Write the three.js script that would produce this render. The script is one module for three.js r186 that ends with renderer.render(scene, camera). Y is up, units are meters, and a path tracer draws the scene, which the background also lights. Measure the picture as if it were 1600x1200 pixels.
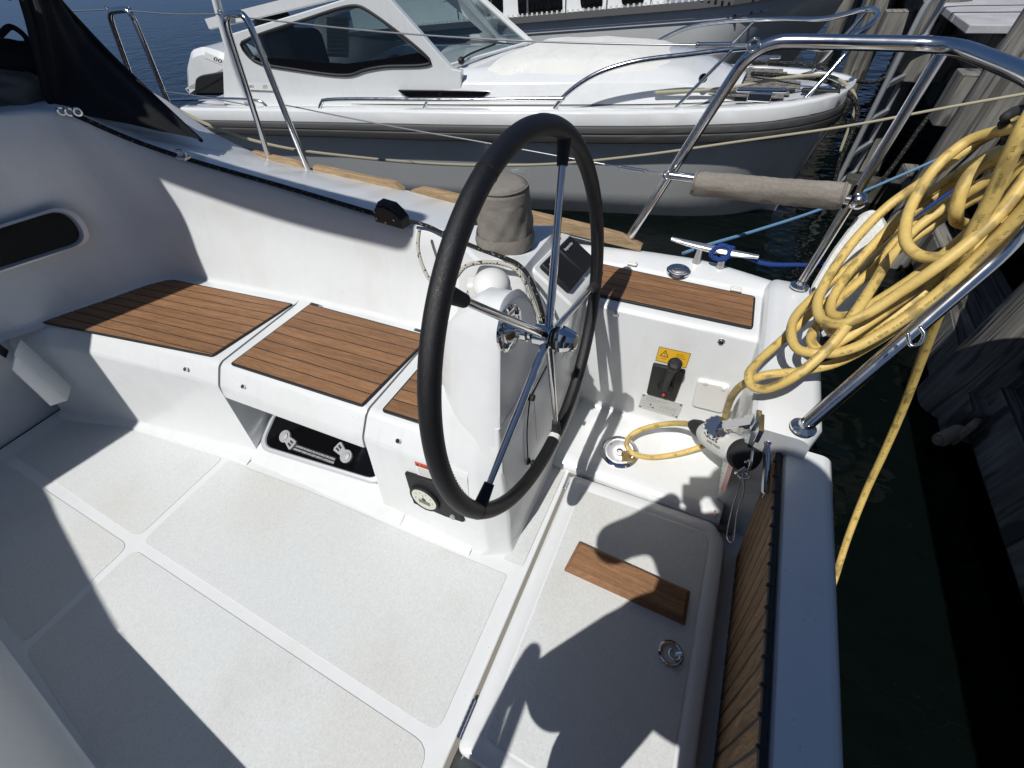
import * as THREE from 'three';
import { mergeGeometries, mergeVertices, toCreasedNormals } from 'three/addons/utils/BufferGeometryUtils.js';
import { RoundedBoxGeometry } from 'three/addons/geometries/RoundedBoxGeometry.js';
import { MarchingCubes } from 'three/addons/objects/MarchingCubes.js';

// ---------------------------------------------------------------- camera
const V = (x, y, z) => new THREE.Vector3(x, y, z);
const scene = new THREE.Scene();
const FPX = 655, CAM = V(0, 1.45, 0);
const _vt = V(1265 - 800, -140 - 600, FPX).normalize();   // starboard, in camera space (right, down, forward)
const _vl = V(-1017 - 800, 38 - 600, FPX); _vl.addScaledVector(_vt, -_vl.dot(_vt)).normalize();   // bow
const rX = _vl.clone().negate(), rZ = _vt.clone().negate(), rY = rZ.clone().cross(rX);
const toWorld = (c) => V(rX.dot(c), rY.dot(c), rZ.dot(c));
const camera = new THREE.PerspectiveCamera(2 * Math.atan(600 / FPX) * 180 / Math.PI, 4 / 3, 0.05, 600);
camera.position.copy(CAM);
camera.quaternion.setFromRotationMatrix(new THREE.Matrix4().makeBasis(toWorld(V(1, 0, 0)), toWorld(V(0, -1, 0)), toWorld(V(0, 0, -1))));
camera.updateMatrixWorld(true);

// ---------------------------------------------------------------- sky and sun
const SUN = V(-0.18, 1, 0.69).normalize();
// clear summer sky as a computed dome: deep blue overhead, paler towards the horizon, a wide soft brightening round the sun
{
  const W = 256, H = 128, d = new Float32Array(W * H * 4);
  for (let j = 0; j < H; j++) for (let i = 0; i < W; i++) {
    const el = ((j + 0.5) / H - 0.5) * Math.PI, az = ((i + 0.5) / W - 0.5) * 2 * Math.PI, y = Math.sin(el), dir = V(Math.cos(el) * Math.cos(az), y, Math.cos(el) * Math.sin(az));
    const t = Math.pow(Math.max(0, y), 0.42), c = Math.max(0, dir.dot(SUN)), gl = 0.12 * Math.pow(c, 8) + 0.03 * Math.pow(c, 2), k = (j * W + i) * 4;
    const L = y < 0 ? [0.05, 0.07, 0.08] : [0.125 + (0.024 - 0.125) * t + gl, 0.205 + (0.062 - 0.205) * t + gl * 0.97, 0.35 + (0.158 - 0.35) * t + gl * 0.9];
    d[k] = L[0]; d[k + 1] = L[1]; d[k + 2] = L[2]; d[k + 3] = 1;
  }
  const t = new THREE.DataTexture(d, W, H, THREE.RGBAFormat, THREE.FloatType); t.mapping = THREE.EquirectangularReflectionMapping; t.magFilter = t.minFilter = THREE.LinearFilter; t.needsUpdate = true;
  scene.background = t; scene.environment = t;
}
const sun = new THREE.DirectionalLight(new THREE.Color(1.0, 0.98, 0.95), 4.4);
sun.position.copy(SUN).multiplyScalar(20); sun.castShadow = true;
sun.shadow.mapSize.set(4096, 4096);
Object.assign(sun.shadow.camera, { left: -9, right: 9, top: 9, bottom: -9, near: 0.1, far: 60 });
scene.add(sun, sun.target);
const renderer = new THREE.WebGLRenderer({ antialias: true });
renderer.toneMapping = THREE.LinearToneMapping;
renderer.toneMappingExposure = 0.94;
renderer.shadowMap.enabled = true;

// ---------------------------------------------------------------- helpers: pixels of the 1600x1200 photo to points
const ray = (u, v) => toWorld(V(u - 800, v - 600, FPX));
const onY = (u, v, y) => { const d = ray(u, v); return CAM.clone().addScaledVector(d, (y - CAM.y) / d.y); };
const onX = (u, v, x) => { const d = ray(u, v); return CAM.clone().addScaledVector(d, (x - CAM.x) / d.x); };
const onZ = (u, v, z) => { const d = ray(u, v); return CAM.clone().addScaledVector(d, (z - CAM.z) / d.z); };
const onP = (u, v, p, n) => { const d = ray(u, v); return CAM.clone().addScaledVector(d, n.dot(p.clone().sub(CAM)) / n.dot(d)); };
const onD = (u, v, dist) => CAM.clone().addScaledVector(ray(u, v).normalize(), dist);

let _seed = 12345;
const rnd = () => { _seed |= 0; _seed = _seed + 0x6D2B79F5 | 0; let t = Math.imul(_seed ^ _seed >>> 15, 1 | _seed); t = t + Math.imul(t ^ t >>> 7, 61 | t) ^ t; return ((t ^ t >>> 14) >>> 0) / 4294967296; };
const rr = (a, b) => a + (b - a) * rnd();
const lerp = (a, b, t) => a + (b - a) * t;

// ---------------------------------------------------------------- helpers: geometry
function boxUV(g) {   // uv in metres from the dominant direction of each face
  if (!g.attributes.normal) g.computeVertexNormals();
  const p = g.attributes.position, n = g.attributes.normal, uv = new Float32Array(p.count * 2);
  for (let i = 0; i < p.count; i++) {
    const ax = Math.abs(n.getX(i)), ay = Math.abs(n.getY(i)), az = Math.abs(n.getZ(i));
    if (ay >= ax && ay >= az) { uv[2 * i] = p.getX(i); uv[2 * i + 1] = p.getZ(i); }
    else if (ax >= az) { uv[2 * i] = p.getZ(i); uv[2 * i + 1] = p.getY(i); }
    else { uv[2 * i] = p.getX(i); uv[2 * i + 1] = p.getY(i); }
  }
  g.setAttribute('uv', new THREE.BufferAttribute(uv, 2));
  return g;
}
function geo(pos, idx, crease) {
  let g = new THREE.BufferGeometry();
  g.setAttribute('position', new THREE.Float32BufferAttribute(pos, 3));
  if (idx) g.setIndex(idx);
  if (crease !== undefined) g = toCreasedNormals(g, crease); else g.computeVertexNormals();
  return boxUV(g);
}
function fillet(pts, r, seg = 4, closed = false) {   // rounds the corners of a polyline; r may be a list
  const out = [], n = pts.length;
  for (let i = 0; i < n; i++) {
    const ri = Array.isArray(r) ? r[i] : r;
    if ((!closed && (i === 0 || i === n - 1))) { out.push(pts[i].clone()); continue; }
    const P = pts[i], A = pts[(i - 1 + n) % n], B = pts[(i + 1) % n];
    const da = A.clone().sub(P), db = B.clone().sub(P), la = da.length(), lb = db.length();
    const k = Math.max(1e-5, Math.min(ri, la * 0.48, lb * 0.48));
    da.multiplyScalar(k / (la || 1)); db.multiplyScalar(k / (lb || 1));
    for (let s = 0; s <= seg; s++) { const t = s / seg; out.push(P.clone().addScaledVector(da, (1 - t) * (1 - t)).addScaledVector(db, t * t)); }
  }
  return out;
}
function loft(rings, { closed = false, cap = false, flip = false, crease } = {}) {
  const pos = [], idx = [], m = rings[0].length;
  for (const r of rings) for (const p of r) pos.push(p.x, p.y, p.z);
  const tri = (a, b, c) => flip ? idx.push(a, c, b) : idx.push(a, b, c);
  for (let i = 0; i < rings.length - 1; i++) for (let j = 0; j < (closed ? m : m - 1); j++) {
    const a = i * m + j, b = i * m + (j + 1) % m, c = a + m, d = b + m;
    tri(a, b, c); tri(b, d, c);
  }
  if (cap) for (const [k, fl] of [[0, false], [rings.length - 1, true]]) {
    const R = rings[k], c = R.reduce((s, p) => s.add(p), V(0, 0, 0)).multiplyScalar(1 / m), base = pos.length / 3, nn = V(0, 0, 0);
    for (const p of R) pos.push(p.x, p.y, p.z);
    for (let j = 0; j < m; j++) nn.add(R[j].clone().sub(c).cross(R[(j + 1) % m].clone().sub(c)));
    nn.normalize(); const ux = (Math.abs(nn.x) > 0.8 ? V(0, 1, 0) : V(1, 0, 0)).cross(nn).normalize(), uy = nn.clone().cross(ux);
    for (const [a, b, d] of THREE.ShapeUtils.triangulateShape(R.map((p) => new THREE.Vector2(p.dot(ux), p.dot(uy))), [])) fl ? tri(base + a, base + d, base + b) : tri(base + a, base + b, base + d);
  }
  return geo(pos, idx, crease === undefined ? 0.7 : crease);
}
// flat polygon (list of points in one plane, any plane) pushed along "down" with a small bevel
function slab(pts, down, bev = 0.002) {
  const n = pts.length, c = pts.reduce((s, p) => s.add(p), V(0, 0, 0)).multiplyScalar(1 / n), N = V(0, 0, 0);
  for (let i = 0; i < n; i++) N.add(pts[i].clone().sub(c).cross(pts[(i + 1) % n].clone().sub(c)));
  N.normalize();
  const T = pts.map((p, i) => {
    const e1 = p.clone().sub(pts[(i - 1 + n) % n]).normalize(), e2 = pts[(i + 1) % n].clone().sub(p).normalize();
    const n1 = N.clone().cross(e1), q = n1.clone().add(N.clone().cross(e2)); const L = q.length(); if (L < 1e-6) return p.clone();
    q.multiplyScalar(1 / L); return p.clone().addScaledVector(q, bev / Math.max(0.4, q.dot(n1)));
  });
  const bd = down.clone().normalize().multiplyScalar(bev);
  const mid = pts.map((p) => p.clone().add(bd)), bot = pts.map((p) => p.clone().add(down));
  const pos = [], idx = [], up = N.dot(down) < 0;
  const add = (R) => { const b = pos.length / 3; for (const p of R) pos.push(p.x, p.y, p.z); return b; };
  const tri = (x, y, z) => up ? idx.push(x, y, z) : idx.push(x, z, y);
  const rings = [T, mid, bot].map(add);
  for (let k = 0; k < 2; k++) for (let j = 0; j < n; j++) { const a = rings[k] + j, b = rings[k] + (j + 1) % n, l = rings[k + 1] + j, d = rings[k + 1] + (j + 1) % n; tri(a, l, b); tri(b, l, d); }
  const ux = pts[1].clone().sub(pts[0]).normalize(), uy = N.clone().cross(ux);
  const tris = THREE.ShapeUtils.triangulateShape(T.map((p) => new THREE.Vector2(p.dot(ux), p.dot(uy))), []);
  const bt = add(T), bb = add(bot);
  for (const [x, y, z] of tris) { tri(bt + x, bt + y, bt + z); tri(bb + x, bb + z, bb + y); }
  return geo(pos, idx, 0.6);
}
function tube(pts, r, { seg = null, rad = 10, closed = false, rough = false, tension = 0.5 } = {}) {
  const c = rough ? polyCurve(pts) : new THREE.CatmullRomCurve3(pts, closed, 'centripetal', tension);
  const L = c.getLength(), n = seg || Math.max(4, Math.round(pts.length * 6));
  const g = new THREE.TubeGeometry(c, n, r, rad, closed);
  const uv = g.attributes.uv; for (let i = 0; i < uv.count; i++) uv.setXY(i, uv.getX(i) * L, uv.getY(i) * r * 6.283);
  if (!closed) return mergeGeometries([g, ball(pts[0], r, 8), ball(pts[pts.length - 1], r, 8)]);
  return g;
}
function polyCurve(pts) { const c = new THREE.CurvePath(); for (let i = 0; i < pts.length - 1; i++) c.add(new THREE.LineCurve3(pts[i], pts[i + 1])); return c; }
// bent pipe: corners rounded by radius R
function pipe(pts, r, R = 0.06, rad = 12) { const f = fillet(pts, R, 8); return tube(f, r, { rad, seg: f.length * 3, tension: 0.5 }); }
function ball(p, r, n = 12) { const g = new THREE.SphereGeometry(r, n, Math.max(6, n * 0.7 | 0)); g.translate(p.x, p.y, p.z); return g; }
function quatTo(dir) { return new THREE.Quaternion().setFromUnitVectors(V(0, 1, 0), dir.clone().normalize()); }
function cyl(a, b, r1, r2 = r1, n = 16) {
  const d = b.clone().sub(a), g = new THREE.CylinderGeometry(r2, r1, d.length(), n, 1);
  g.applyQuaternion(quatTo(d)); const m = a.clone().add(b).multiplyScalar(0.5); g.translate(m.x, m.y, m.z); return g;
}
function lathe(prof, at, dir = V(0, 1, 0), n = 28, crease = 0.6) {   // prof: [radius, height]
  let g = new THREE.LatheGeometry(prof.map(([r, h]) => new THREE.Vector2(Math.max(r, 1e-4), h)), n);
  g = toCreasedNormals(g, crease); g.applyQuaternion(quatTo(dir)); g.translate(at.x, at.y, at.z); return g;
}
function rbox(w, h, d, r, at, rot) { const g = new RoundedBoxGeometry(w, h, d, 3, r); if (rot) g.applyMatrix4(rot); g.translate(at.x, at.y, at.z); return g; }
const basis = (x, y, z) => new THREE.Matrix4().makeBasis(x.clone().normalize(), y.clone().normalize(), z.clone().normalize());
const rotXYZ = (x, y, z) => new THREE.Matrix4().makeRotationFromEuler(new THREE.Euler(x, y, z));
function box(w, h, d, at, rot) { const g = new THREE.BoxGeometry(w, h, d); if (rot) g.applyMatrix4(rot); g.translate(at.x, at.y, at.z); return g; }
function beam(a, b, w, h, up = V(0, 1, 0)) {   // squared timber from a to b
  const d = b.clone().sub(a), x = d.clone().normalize(), z = x.clone().cross(up).normalize(), y = z.clone().cross(x);
  const g = new RoundedBoxGeometry(d.length(), h, w, 1, Math.min(w, h) * 0.06); g.applyMatrix4(basis(x, y, z));
  const m = a.clone().add(b).multiplyScalar(0.5); g.translate(m.x, m.y, m.z); return g;
}
const merge = (l) => mergeGeometries(l.map((g) => { let q = g.index ? g.toNonIndexed() : g; for (const k of Object.keys(q.attributes)) if (!['position', 'normal', 'uv'].includes(k)) q.deleteAttribute(k); if (!q.attributes.uv) boxUV(q); return q; }));
// convex polygon clipped to a.p >= c
function clip(poly, a, c) {
  const out = [];
  for (let i = 0; i < poly.length; i++) {
    const P = poly[i], Q = poly[(i + 1) % poly.length], dp = P.dot(a) - c, dq = Q.dot(a) - c;
    if (dp >= 0) out.push(P.clone());
    if ((dp >= 0) !== (dq >= 0)) out.push(P.clone().lerp(Q, dp / (dp - dq)));
  }
  return out;
}
function insetPoly(pts, k, up = V(0, 1, 0)) {   // any turn, flat polygon
  const n = pts.length, c = pts.reduce((s, p) => s.add(p), V(0, 0, 0)).multiplyScalar(1 / n);
  let P = pts.map((p) => p.clone());
  let res = P;
  for (let i = 0; i < n; i++) {
    const A = pts[i], B = pts[(i + 1) % n]; const e = B.clone().sub(A).normalize(); let nn = e.cross(up).normalize();
    if (nn.dot(c.clone().sub(A)) < 0) nn.negate();
    res = clip(res, nn, A.dot(nn) + k);
  }
  return res;
}

// ---------------------------------------------------------------- helpers: scene objects
const used = {};
const numbered = (n) => { used[n] = (used[n] || 0) + 1; return used[n] === 1 ? n : `${n}_${String(used[n] - 1).padStart(3, '0')}`; };
function tag(o, label, category, group, kind) { o.userData = { label, category }; if (group) o.userData.group = group; if (kind) o.userData.kind = kind; return o; }
function thing(name, label, category, group) { const g = new THREE.Group(); g.name = numbered(name); tag(g, label, category, group); scene.add(g); return g; }
function mesh(name, g, m, parent = scene, label) {
  const o = new THREE.Mesh(Array.isArray(g) ? merge(g) : g, m); o.name = parent === scene ? numbered(name) : name;
  o.castShadow = o.receiveShadow = true; parent.add(o); if (label) o.userData.label = label; return o;
}
// ---------------------------------------------------------------- procedural textures
const hash = (x, y, s) => { let h = Math.imul(x | 0, 374761393) + Math.imul(y | 0, 668265263) + Math.imul(s | 0, 2147483647 ^ 0x5bd1e995); h = Math.imul(h ^ h >>> 13, 1274126177); return ((h ^ h >>> 16) >>> 0) / 4294967296; };
function vnoise(x, y, px, py, s) {   // value noise that repeats every px, py cells
  const xi = Math.floor(x), yi = Math.floor(y), fx = x - xi, fy = y - yi, m = (a, p) => ((a % p) + p) % p;
  const u = fx * fx * (3 - 2 * fx), v = fy * fy * (3 - 2 * fy);
  const a = hash(m(xi, px), m(yi, py), s), b = hash(m(xi + 1, px), m(yi, py), s), c = hash(m(xi, px), m(yi + 1, py), s), d = hash(m(xi + 1, px), m(yi + 1, py), s);
  return lerp(lerp(a, b, u), lerp(c, d, u), v);
}
function fbm(u, v, fx, fy, oct, s) { let r = 0, a = 0.5, t = 0; for (let o = 0; o < oct; o++) { r += a * vnoise(u * fx, v * fy, fx, fy, s + o * 17); t += a; fx *= 2; fy *= 2; a *= 0.5; } return r / t; }
function tex(w, h, f, { srgb = false, size = [1, 1] } = {}) {   // f(u, v) -> value or [r, g, b]; size in metres
  const d = new Uint8Array(w * h * 4), cl = (x) => Math.max(0, Math.min(255, Math.round(x * 255)));
  for (let j = 0; j < h; j++) for (let i = 0; i < w; i++) { const c = f(i / w, j / h), k = (j * w + i) * 4; if (Array.isArray(c)) { d[k] = cl(c[0]); d[k + 1] = cl(c[1]); d[k + 2] = cl(c[2]); } else d[k] = d[k + 1] = d[k + 2] = cl(c); d[k + 3] = 255; }
  const t = new THREE.DataTexture(d, w, h); t.wrapS = t.wrapT = THREE.RepeatWrapping; t.magFilter = THREE.LinearFilter; t.minFilter = THREE.LinearMipmapLinearFilter; t.generateMipmaps = true;
  if (srgb) t.colorSpace = THREE.SRGBColorSpace; t.repeat.set(1 / size[0], 1 / size[1]); t.needsUpdate = true; return t;
}
const mixc = (a, b, t) => [lerp(a[0], b[0], t), lerp(a[1], b[1], t), lerp(a[2], b[2], t)];
const sm = (a, b, x) => { const t = Math.max(0, Math.min(1, (x - a) / (b - a))); return t * t * (3 - 2 * t); };
function canvasTex(w, h, draw) { const c = document.createElement('canvas'); c.width = w; c.height = h; const x = c.getContext('2d'); draw(x, w, h); const t = new THREE.CanvasTexture(c); t.colorSpace = THREE.SRGBColorSpace; t.magFilter = THREE.LinearFilter; return t; }

const std = (o) => new THREE.MeshStandardMaterial(o), phy = (o) => new THREE.MeshPhysicalMaterial(o);
const lin = (r, g, b) => new THREE.Color().setRGB(r, g, b);
const M = {};
// gelcoat: white with faint grime, specks and scuffs
const gelMap = tex(1024, 1024, (u, v) => {
  const g = fbm(u, v, 4, 4, 5, 3), f = fbm(u, v, 64, 64, 2, 9), st = sm(0.56, 0.8, fbm(u, v, 9, 9, 4, 31)), run = sm(0.62, 0.85, fbm(u, v, 60, 5, 3, 77));
  let c = mixc([0.868, 0.875, 0.875], [0.842, 0.85, 0.848], g); c = mixc(c, [0.80, 0.79, 0.755], st * 0.2); c = mixc(c, [0.79, 0.785, 0.75], run * 0.14);
  if (hash(u * 1024, v * 1024, 5) > 0.99985) c = mixc(c, [0.4, 0.37, 0.32], 0.75);
  return c.map((x) => x - (f - 0.5) * 0.014);
}, { srgb: true, size: [1.7, 1.7] });
const gelBump = tex(512, 512, (u, v) => fbm(u, v, 10, 10, 4, 41), { size: [1.1, 1.1] });
const gelRough = tex(512, 512, (u, v) => 0.3 + 0.22 * fbm(u, v, 7, 7, 5, 53), { size: [0.9, 0.9] });
M.gel = phy({ color: 0xffffff, map: gelMap, roughness: 0.85, roughnessMap: gelRough, bumpMap: gelBump, bumpScale: 0.0006, clearcoat: 0.5, clearcoatRoughness: 0.16 });
// moulded anti-slip deck: fine diagonal ribs plus walked-in dirt
const nsMap = tex(1024, 1024, (u, v) => {
  const g = fbm(u, v, 3, 3, 5, 13), st = sm(0.55, 0.78, fbm(u, v, 5, 5, 5, 131)), f = fbm(u, v, 340, 340, 1, 19), yl = sm(0.5, 0.75, fbm(u, v, 3, 3, 3, 301));
  let c = mixc([0.845, 0.853, 0.848], [0.825, 0.834, 0.828], g); c = mixc(c, [0.745, 0.735, 0.70], st * 0.30); c = mixc(c, [0.81, 0.80, 0.765], yl * 0.35);
  const hsh = hash(u * 1024, v * 1024, 7); if (hsh > 0.9997) c = mixc(c, [0.35, 0.31, 0.26], 0.7);
  return c.map((x) => x - (f - 0.5) * 0.05);
}, { srgb: true, size: [1.3, 1.3] });
const nsBump = tex(512, 512, (u, v) => { const a = (u * 16 + v * 16) % 1, b = (u * 16 - v * 16 + 16) % 1; return 0.5 + 0.32 * Math.sin(a * 6.283) + 0.16 * Math.sin(b * 6.283) + 0.1 * (fbm(u, v, 64, 64, 2, 3) - 0.5); }, { size: [0.056, 0.056] });
M.nonskid = std({ color: 0xffffff, map: nsMap, roughness: 0.62, bumpMap: nsBump, bumpScale: 0.0008 });
// teak
function woodTex(dark, light, seed, w = 1024, h = 256) {
  return tex(w, h, (u, v) => {
    const warp = (fbm(u, v, 3, 4, 3, seed) - 0.5) * 0.25, gr = fbm(u, v + warp, 5, 36, 4, seed + 5), fine = fbm(u, v, 22, 128, 3, seed + 9), pore = sm(0.6, 0.72, fbm(u, v, 40, 128, 2, seed + 21));
    let c = mixc(dark, light, Math.max(0, Math.min(1, (gr - 0.5) * 1.4 + 0.5))); c = c.map((x) => x * (0.90 + 0.20 * fine)); return mixc(c, dark.map((x) => x * 0.7), pore * 0.3);
  }, { srgb: true, size: [0.62, 0.16] });
}
const teakA = woodTex([0.465, 0.338, 0.228], [0.605, 0.45, 0.315], 100), teakB = woodTex([0.42, 0.32, 0.22], [0.66, 0.53, 0.38], 200);
const woodBump = tex(512, 256, (u, v) => fbm(u, v, 12, 100, 3, 61), { size: [0.5, 0.14] });
M.teak = [0.86, 1, 0.93, 1.07].map((k) => std({ color: lin(k, k * 0.97, k * 0.94), map: teakA, roughness: 0.62, bumpMap: woodBump, bumpScale: 0.0006 }));
M.teakGrey = [0.86, 1, 0.93, 0.78].map((k) => std({ color: lin(k, k, k), map: teakB, roughness: 0.8, bumpMap: woodBump, bumpScale: 0.0009 }));
M.toe = std({ color: 0xffffff, map: woodTex([0.50, 0.415, 0.305], [0.69, 0.59, 0.455], 300), roughness: 0.75, bumpMap: woodBump, bumpScale: 0.0008 });
M.caulk = std({ color: lin(0.014, 0.014, 0.015), roughness: 0.6 });
// metals
const scuff = tex(512, 512, (u, v) => 0.10 + 0.16 * fbm(u, v, 8, 8, 5, 71), { size: [0.3, 0.3] });
M.steel = std({ color: lin(0.66, 0.66, 0.67), metalness: 1, roughness: 0.85, roughnessMap: scuff });
M.chrome = std({ color: lin(0.7, 0.7, 0.71), metalness: 1, roughness: 0.07 });
M.galv = std({ color: lin(0.36, 0.38, 0.4), metalness: 0.55, roughness: 0.55 });
M.alu = std({ color: lin(0.62, 0.62, 0.61), metalness: 0.9, roughness: 0.42 });
M.wire = std({ color: lin(0.55, 0.55, 0.54), metalness: 0.9, roughness: 0.35 });
// black things
const leatherBump = tex(512, 512, (u, v) => { let best = 9, b2 = 9; const n = 40, x = u * n, y = v * n, xi = Math.floor(x), yi = Math.floor(y); for (let a = -1; a <= 1; a++) for (let b = -1; b <= 1; b++) { const cx = (xi + a + n) % n, cy = (yi + b + n) % n, d = Math.hypot(xi + a + hash(cx, cy, 1) - x, yi + b + hash(cx, cy, 2) - y); if (d < best) { b2 = best; best = d; } else if (d < b2) b2 = d; } return Math.min(1, (b2 - best) * 1.7); }, { size: [0.06, 0.06] });
M.leather = std({ color: lin(0.006, 0.006, 0.007), roughness: 0.47, bumpMap: leatherBump, bumpScale: 0.00022 });
M.plastic = std({ color: lin(0.008, 0.008, 0.009), roughness: 0.6 });
M.rubber = std({ color: lin(0.02, 0.02, 0.021), roughness: 0.75 });
M.thread = std({ color: lin(0.05, 0.05, 0.05), roughness: 0.9 });
const weave = tex(256, 256, (u, v) => 0.5 + 0.25 * Math.sin(u * 6.283 * 32) + 0.25 * Math.sin(v * 6.283 * 32), { size: [0.05, 0.05] });
const clothVar = (a, b, s) => tex(512, 512, (u, v) => { const g = fbm(u, v, 5, 5, 5, s), f = fbm(u, v, 120, 120, 2, s + 3); return mixc(a, b, g).map((x) => x * (0.92 + 0.16 * f)); }, { srgb: true, size: [0.4, 0.4] });
M.taupe = std({ color: 0xffffff, map: clothVar([0.47, 0.45, 0.42], [0.55, 0.525, 0.49], 400), roughness: 0.95, bumpMap: weave, bumpScale: 0.0004 });
M.blackCloth = std({ color: 0xffffff, map: clothVar([0.075, 0.075, 0.08], [0.12, 0.12, 0.125], 410), roughness: 0.92, bumpMap: weave, bumpScale: 0.0004, side: THREE.DoubleSide });
M.greyCloth = std({ color: 0xffffff, map: clothVar([0.33, 0.32, 0.31], [0.41, 0.40, 0.38], 420), roughness: 0.95, bumpMap: weave, bumpScale: 0.0005, side: THREE.DoubleSide });
M.whiteVinyl = std({ color: 0xffffff, map: clothVar([0.80, 0.80, 0.78], [0.87, 0.87, 0.85], 430), roughness: 0.7 });
M.whitePlastic = std({ color: lin(0.72, 0.72, 0.69), roughness: 0.4 });
M.greyPlastic = std({ color: lin(0.33, 0.335, 0.345), roughness: 0.45 });
M.silverFrame = std({ color: lin(0.6, 0.61, 0.63), metalness: 0.35, roughness: 0.35 });
M.darkGlass = phy({ color: lin(0.004, 0.004, 0.005), roughness: 0.05, specularIntensity: 0.5 });
M.red = std({ color: lin(0.5, 0.02, 0.02), roughness: 0.5 });
// cable: pale yellow jacket with scuffs and a line of print
const cableMap = tex(1024, 128, (u, v) => {
  const g = fbm(u, v, 12, 4, 5, 501), d = sm(0.54, 0.76, fbm(u, v, 26, 6, 4, 511)), n = fbm(u, v, 160, 20, 2, 519);
  let c = mixc([0.84, 0.73, 0.44], [0.79, 0.675, 0.38], g); c = mixc(c, [0.50, 0.42, 0.24], d * 0.6); c = c.map((x) => x * (0.96 + 0.08 * n));
  const row = v > 0.44 && v < 0.485, col = (u * 260) % 1, wd = hash(Math.floor(u * 260 / 7), 1, 3) > 0.4;
  if (row && wd && hash(Math.floor(u * 260), 0, 8) > 0.25 && col < 0.7 && hash(Math.floor(u * 780), Math.floor(v * 100), 4) > 0.35) c = mixc(c, [0.3, 0.25, 0.15], 0.6);
  return c;
}, { srgb: true, size: [0.75, 0.1] });
M.cable = std({ color: 0xffffff, map: cableMap, roughness: 0.5 });
// ropes: twisted strands
const ropeTex = (a, b, fl, s) => tex(256, 128, (u, v) => { const k = (u * 16 + v * 4) % 1, kk = (u * 16 - v * 4 + 8) % 1; const t = Math.pow(Math.abs(Math.sin(k * 3.1416)), 0.6) * Math.pow(Math.abs(Math.sin(kk * 3.1416)), 0.6); let c = mixc(a, b, t); if (fl && hash(Math.floor(u * 32), Math.floor(v * 8), s) > 0.9) c = fl; return c; }, { srgb: true, size: [0.16, 0.04] });
const ropeBump = tex(256, 128, (u, v) => { const k = (u * 16 + v * 4) % 1, kk = (u * 16 - v * 4 + 8) % 1; return Math.abs(Math.sin(k * 3.1416)) * Math.abs(Math.sin(kk * 3.1416)); }, { size: [0.16, 0.04] });
const rope = (a, b, fl, s) => std({ color: 0xffffff, map: ropeTex(a, b, fl, s), roughness: 0.9, bumpMap: ropeBump, bumpScale: 0.0015 });
M.ropeBlue = rope([0.03, 0.11, 0.32], [0.10, 0.30, 0.62], null, 1);
M.ropePale = rope([0.30, 0.45, 0.58], [0.50, 0.68, 0.82], null, 2);
M.ropeWhite = rope([0.60, 0.59, 0.54], [0.80, 0.79, 0.74], [0.2, 0.2, 0.22], 3);
M.ropeBlack = rope([0.02, 0.02, 0.022], [0.10, 0.10, 0.105], [0.4, 0.4, 0.4], 4);
M.ropeCream = rope([0.56, 0.54, 0.45], [0.74, 0.71, 0.61], null, 5);
// weathered timber of the jetty
const pileMap = tex(1024, 1024, (u, v) => {
  const w = (fbm(u, v, 6, 3, 3, 601) - 0.5) * 0.06, g = fbm(u + w, v, 60, 4, 4, 611), bl = fbm(u, v, 6, 5, 4, 621), cr = sm(0.62, 0.7, fbm(u + w, v, 40, 3, 3, 631)), kn = sm(0.74, 0.8, fbm(u, v, 9, 4, 2, 641));
  let c = mixc([0.40, 0.39, 0.375], [0.54, 0.53, 0.51], g); c = c.map((x) => x * (0.72 + 0.5 * bl)); c = mixc(c, [0.14, 0.135, 0.13], cr * 0.45); return mixc(c, [0.16, 0.15, 0.14], kn * 0.6);
}, { srgb: true, size: [0.9, 1.6] });
const pileBump = tex(512, 512, (u, v) => 0.6 * fbm(u, v, 50, 4, 4, 611) + 0.4 * (1 - sm(0.55, 0.7, fbm(u, v, 40, 3, 3, 631))), { size: [0.9, 1.6] });
M.pile = [1, 0.94, 0.97].map((k) => std({ color: lin(k, k, k * 0.98), map: pileMap, roughness: 0.95, bumpMap: pileBump, bumpScale: 0.012 }));
const shadedWoodMap = tex(512, 512, (u, v) => mixc([0.20, 0.20, 0.17], [0.34, 0.33, 0.29], fbm(u, v, 10, 10, 5, 661)), { srgb: true, size: [0.6, 0.6] });
M.shadedWood = std({ color: 0xffffff, map: shadedWoodMap, roughness: 0.7, bumpMap: pileBump, bumpScale: 0.01 });  // darker timber colour standing in for shade under the jetty
M.deckGrey = std({ color: 0xffffff, map: tex(512, 512, (u, v) => { const g = fbm(u, v, 8, 8, 5, 671), f = fbm(u, v, 120, 120, 2, 673); return [0.56 + 0.1 * g + 0.07 * f, 0.56 + 0.1 * g + 0.07 * f, 0.57 + 0.1 * g + 0.07 * f]; }, { srgb: true, size: [1, 1] }), roughness: 0.95 });
// flexible teak on the other boat's deck etc.
M.hullWhite = phy({ color: 0xffffff, map: gelMap, roughness: 0.2, clearcoat: 1.0, clearcoatRoughness: 0.08 });
M.bandGrey = std({ color: lin(0.06, 0.06, 0.06), roughness: 0.6 });
M.bandDark = std({ color: lin(0.035, 0.035, 0.035), roughness: 0.6 });
M.clear = phy({ color: lin(0.82, 0.86, 0.86), transmission: 1, thickness: 0, roughness: 0.02, ior: 1.5 });
M.tint = phy({ color: lin(0.62, 0.68, 0.70), transmission: 1, thickness: 0, roughness: 0.02, ior: 1.5 });
M.interior = std({ color: lin(0.10, 0.10, 0.10), roughness: 0.7 });
M.skin = std({ color: lin(0.42, 0.25, 0.18), roughness: 0.6 });
M.navy = std({ color: lin(0.03, 0.045, 0.09), roughness: 0.9 });
M.denim = std({ color: lin(0.06, 0.08, 0.13), roughness: 0.9 });
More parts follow.
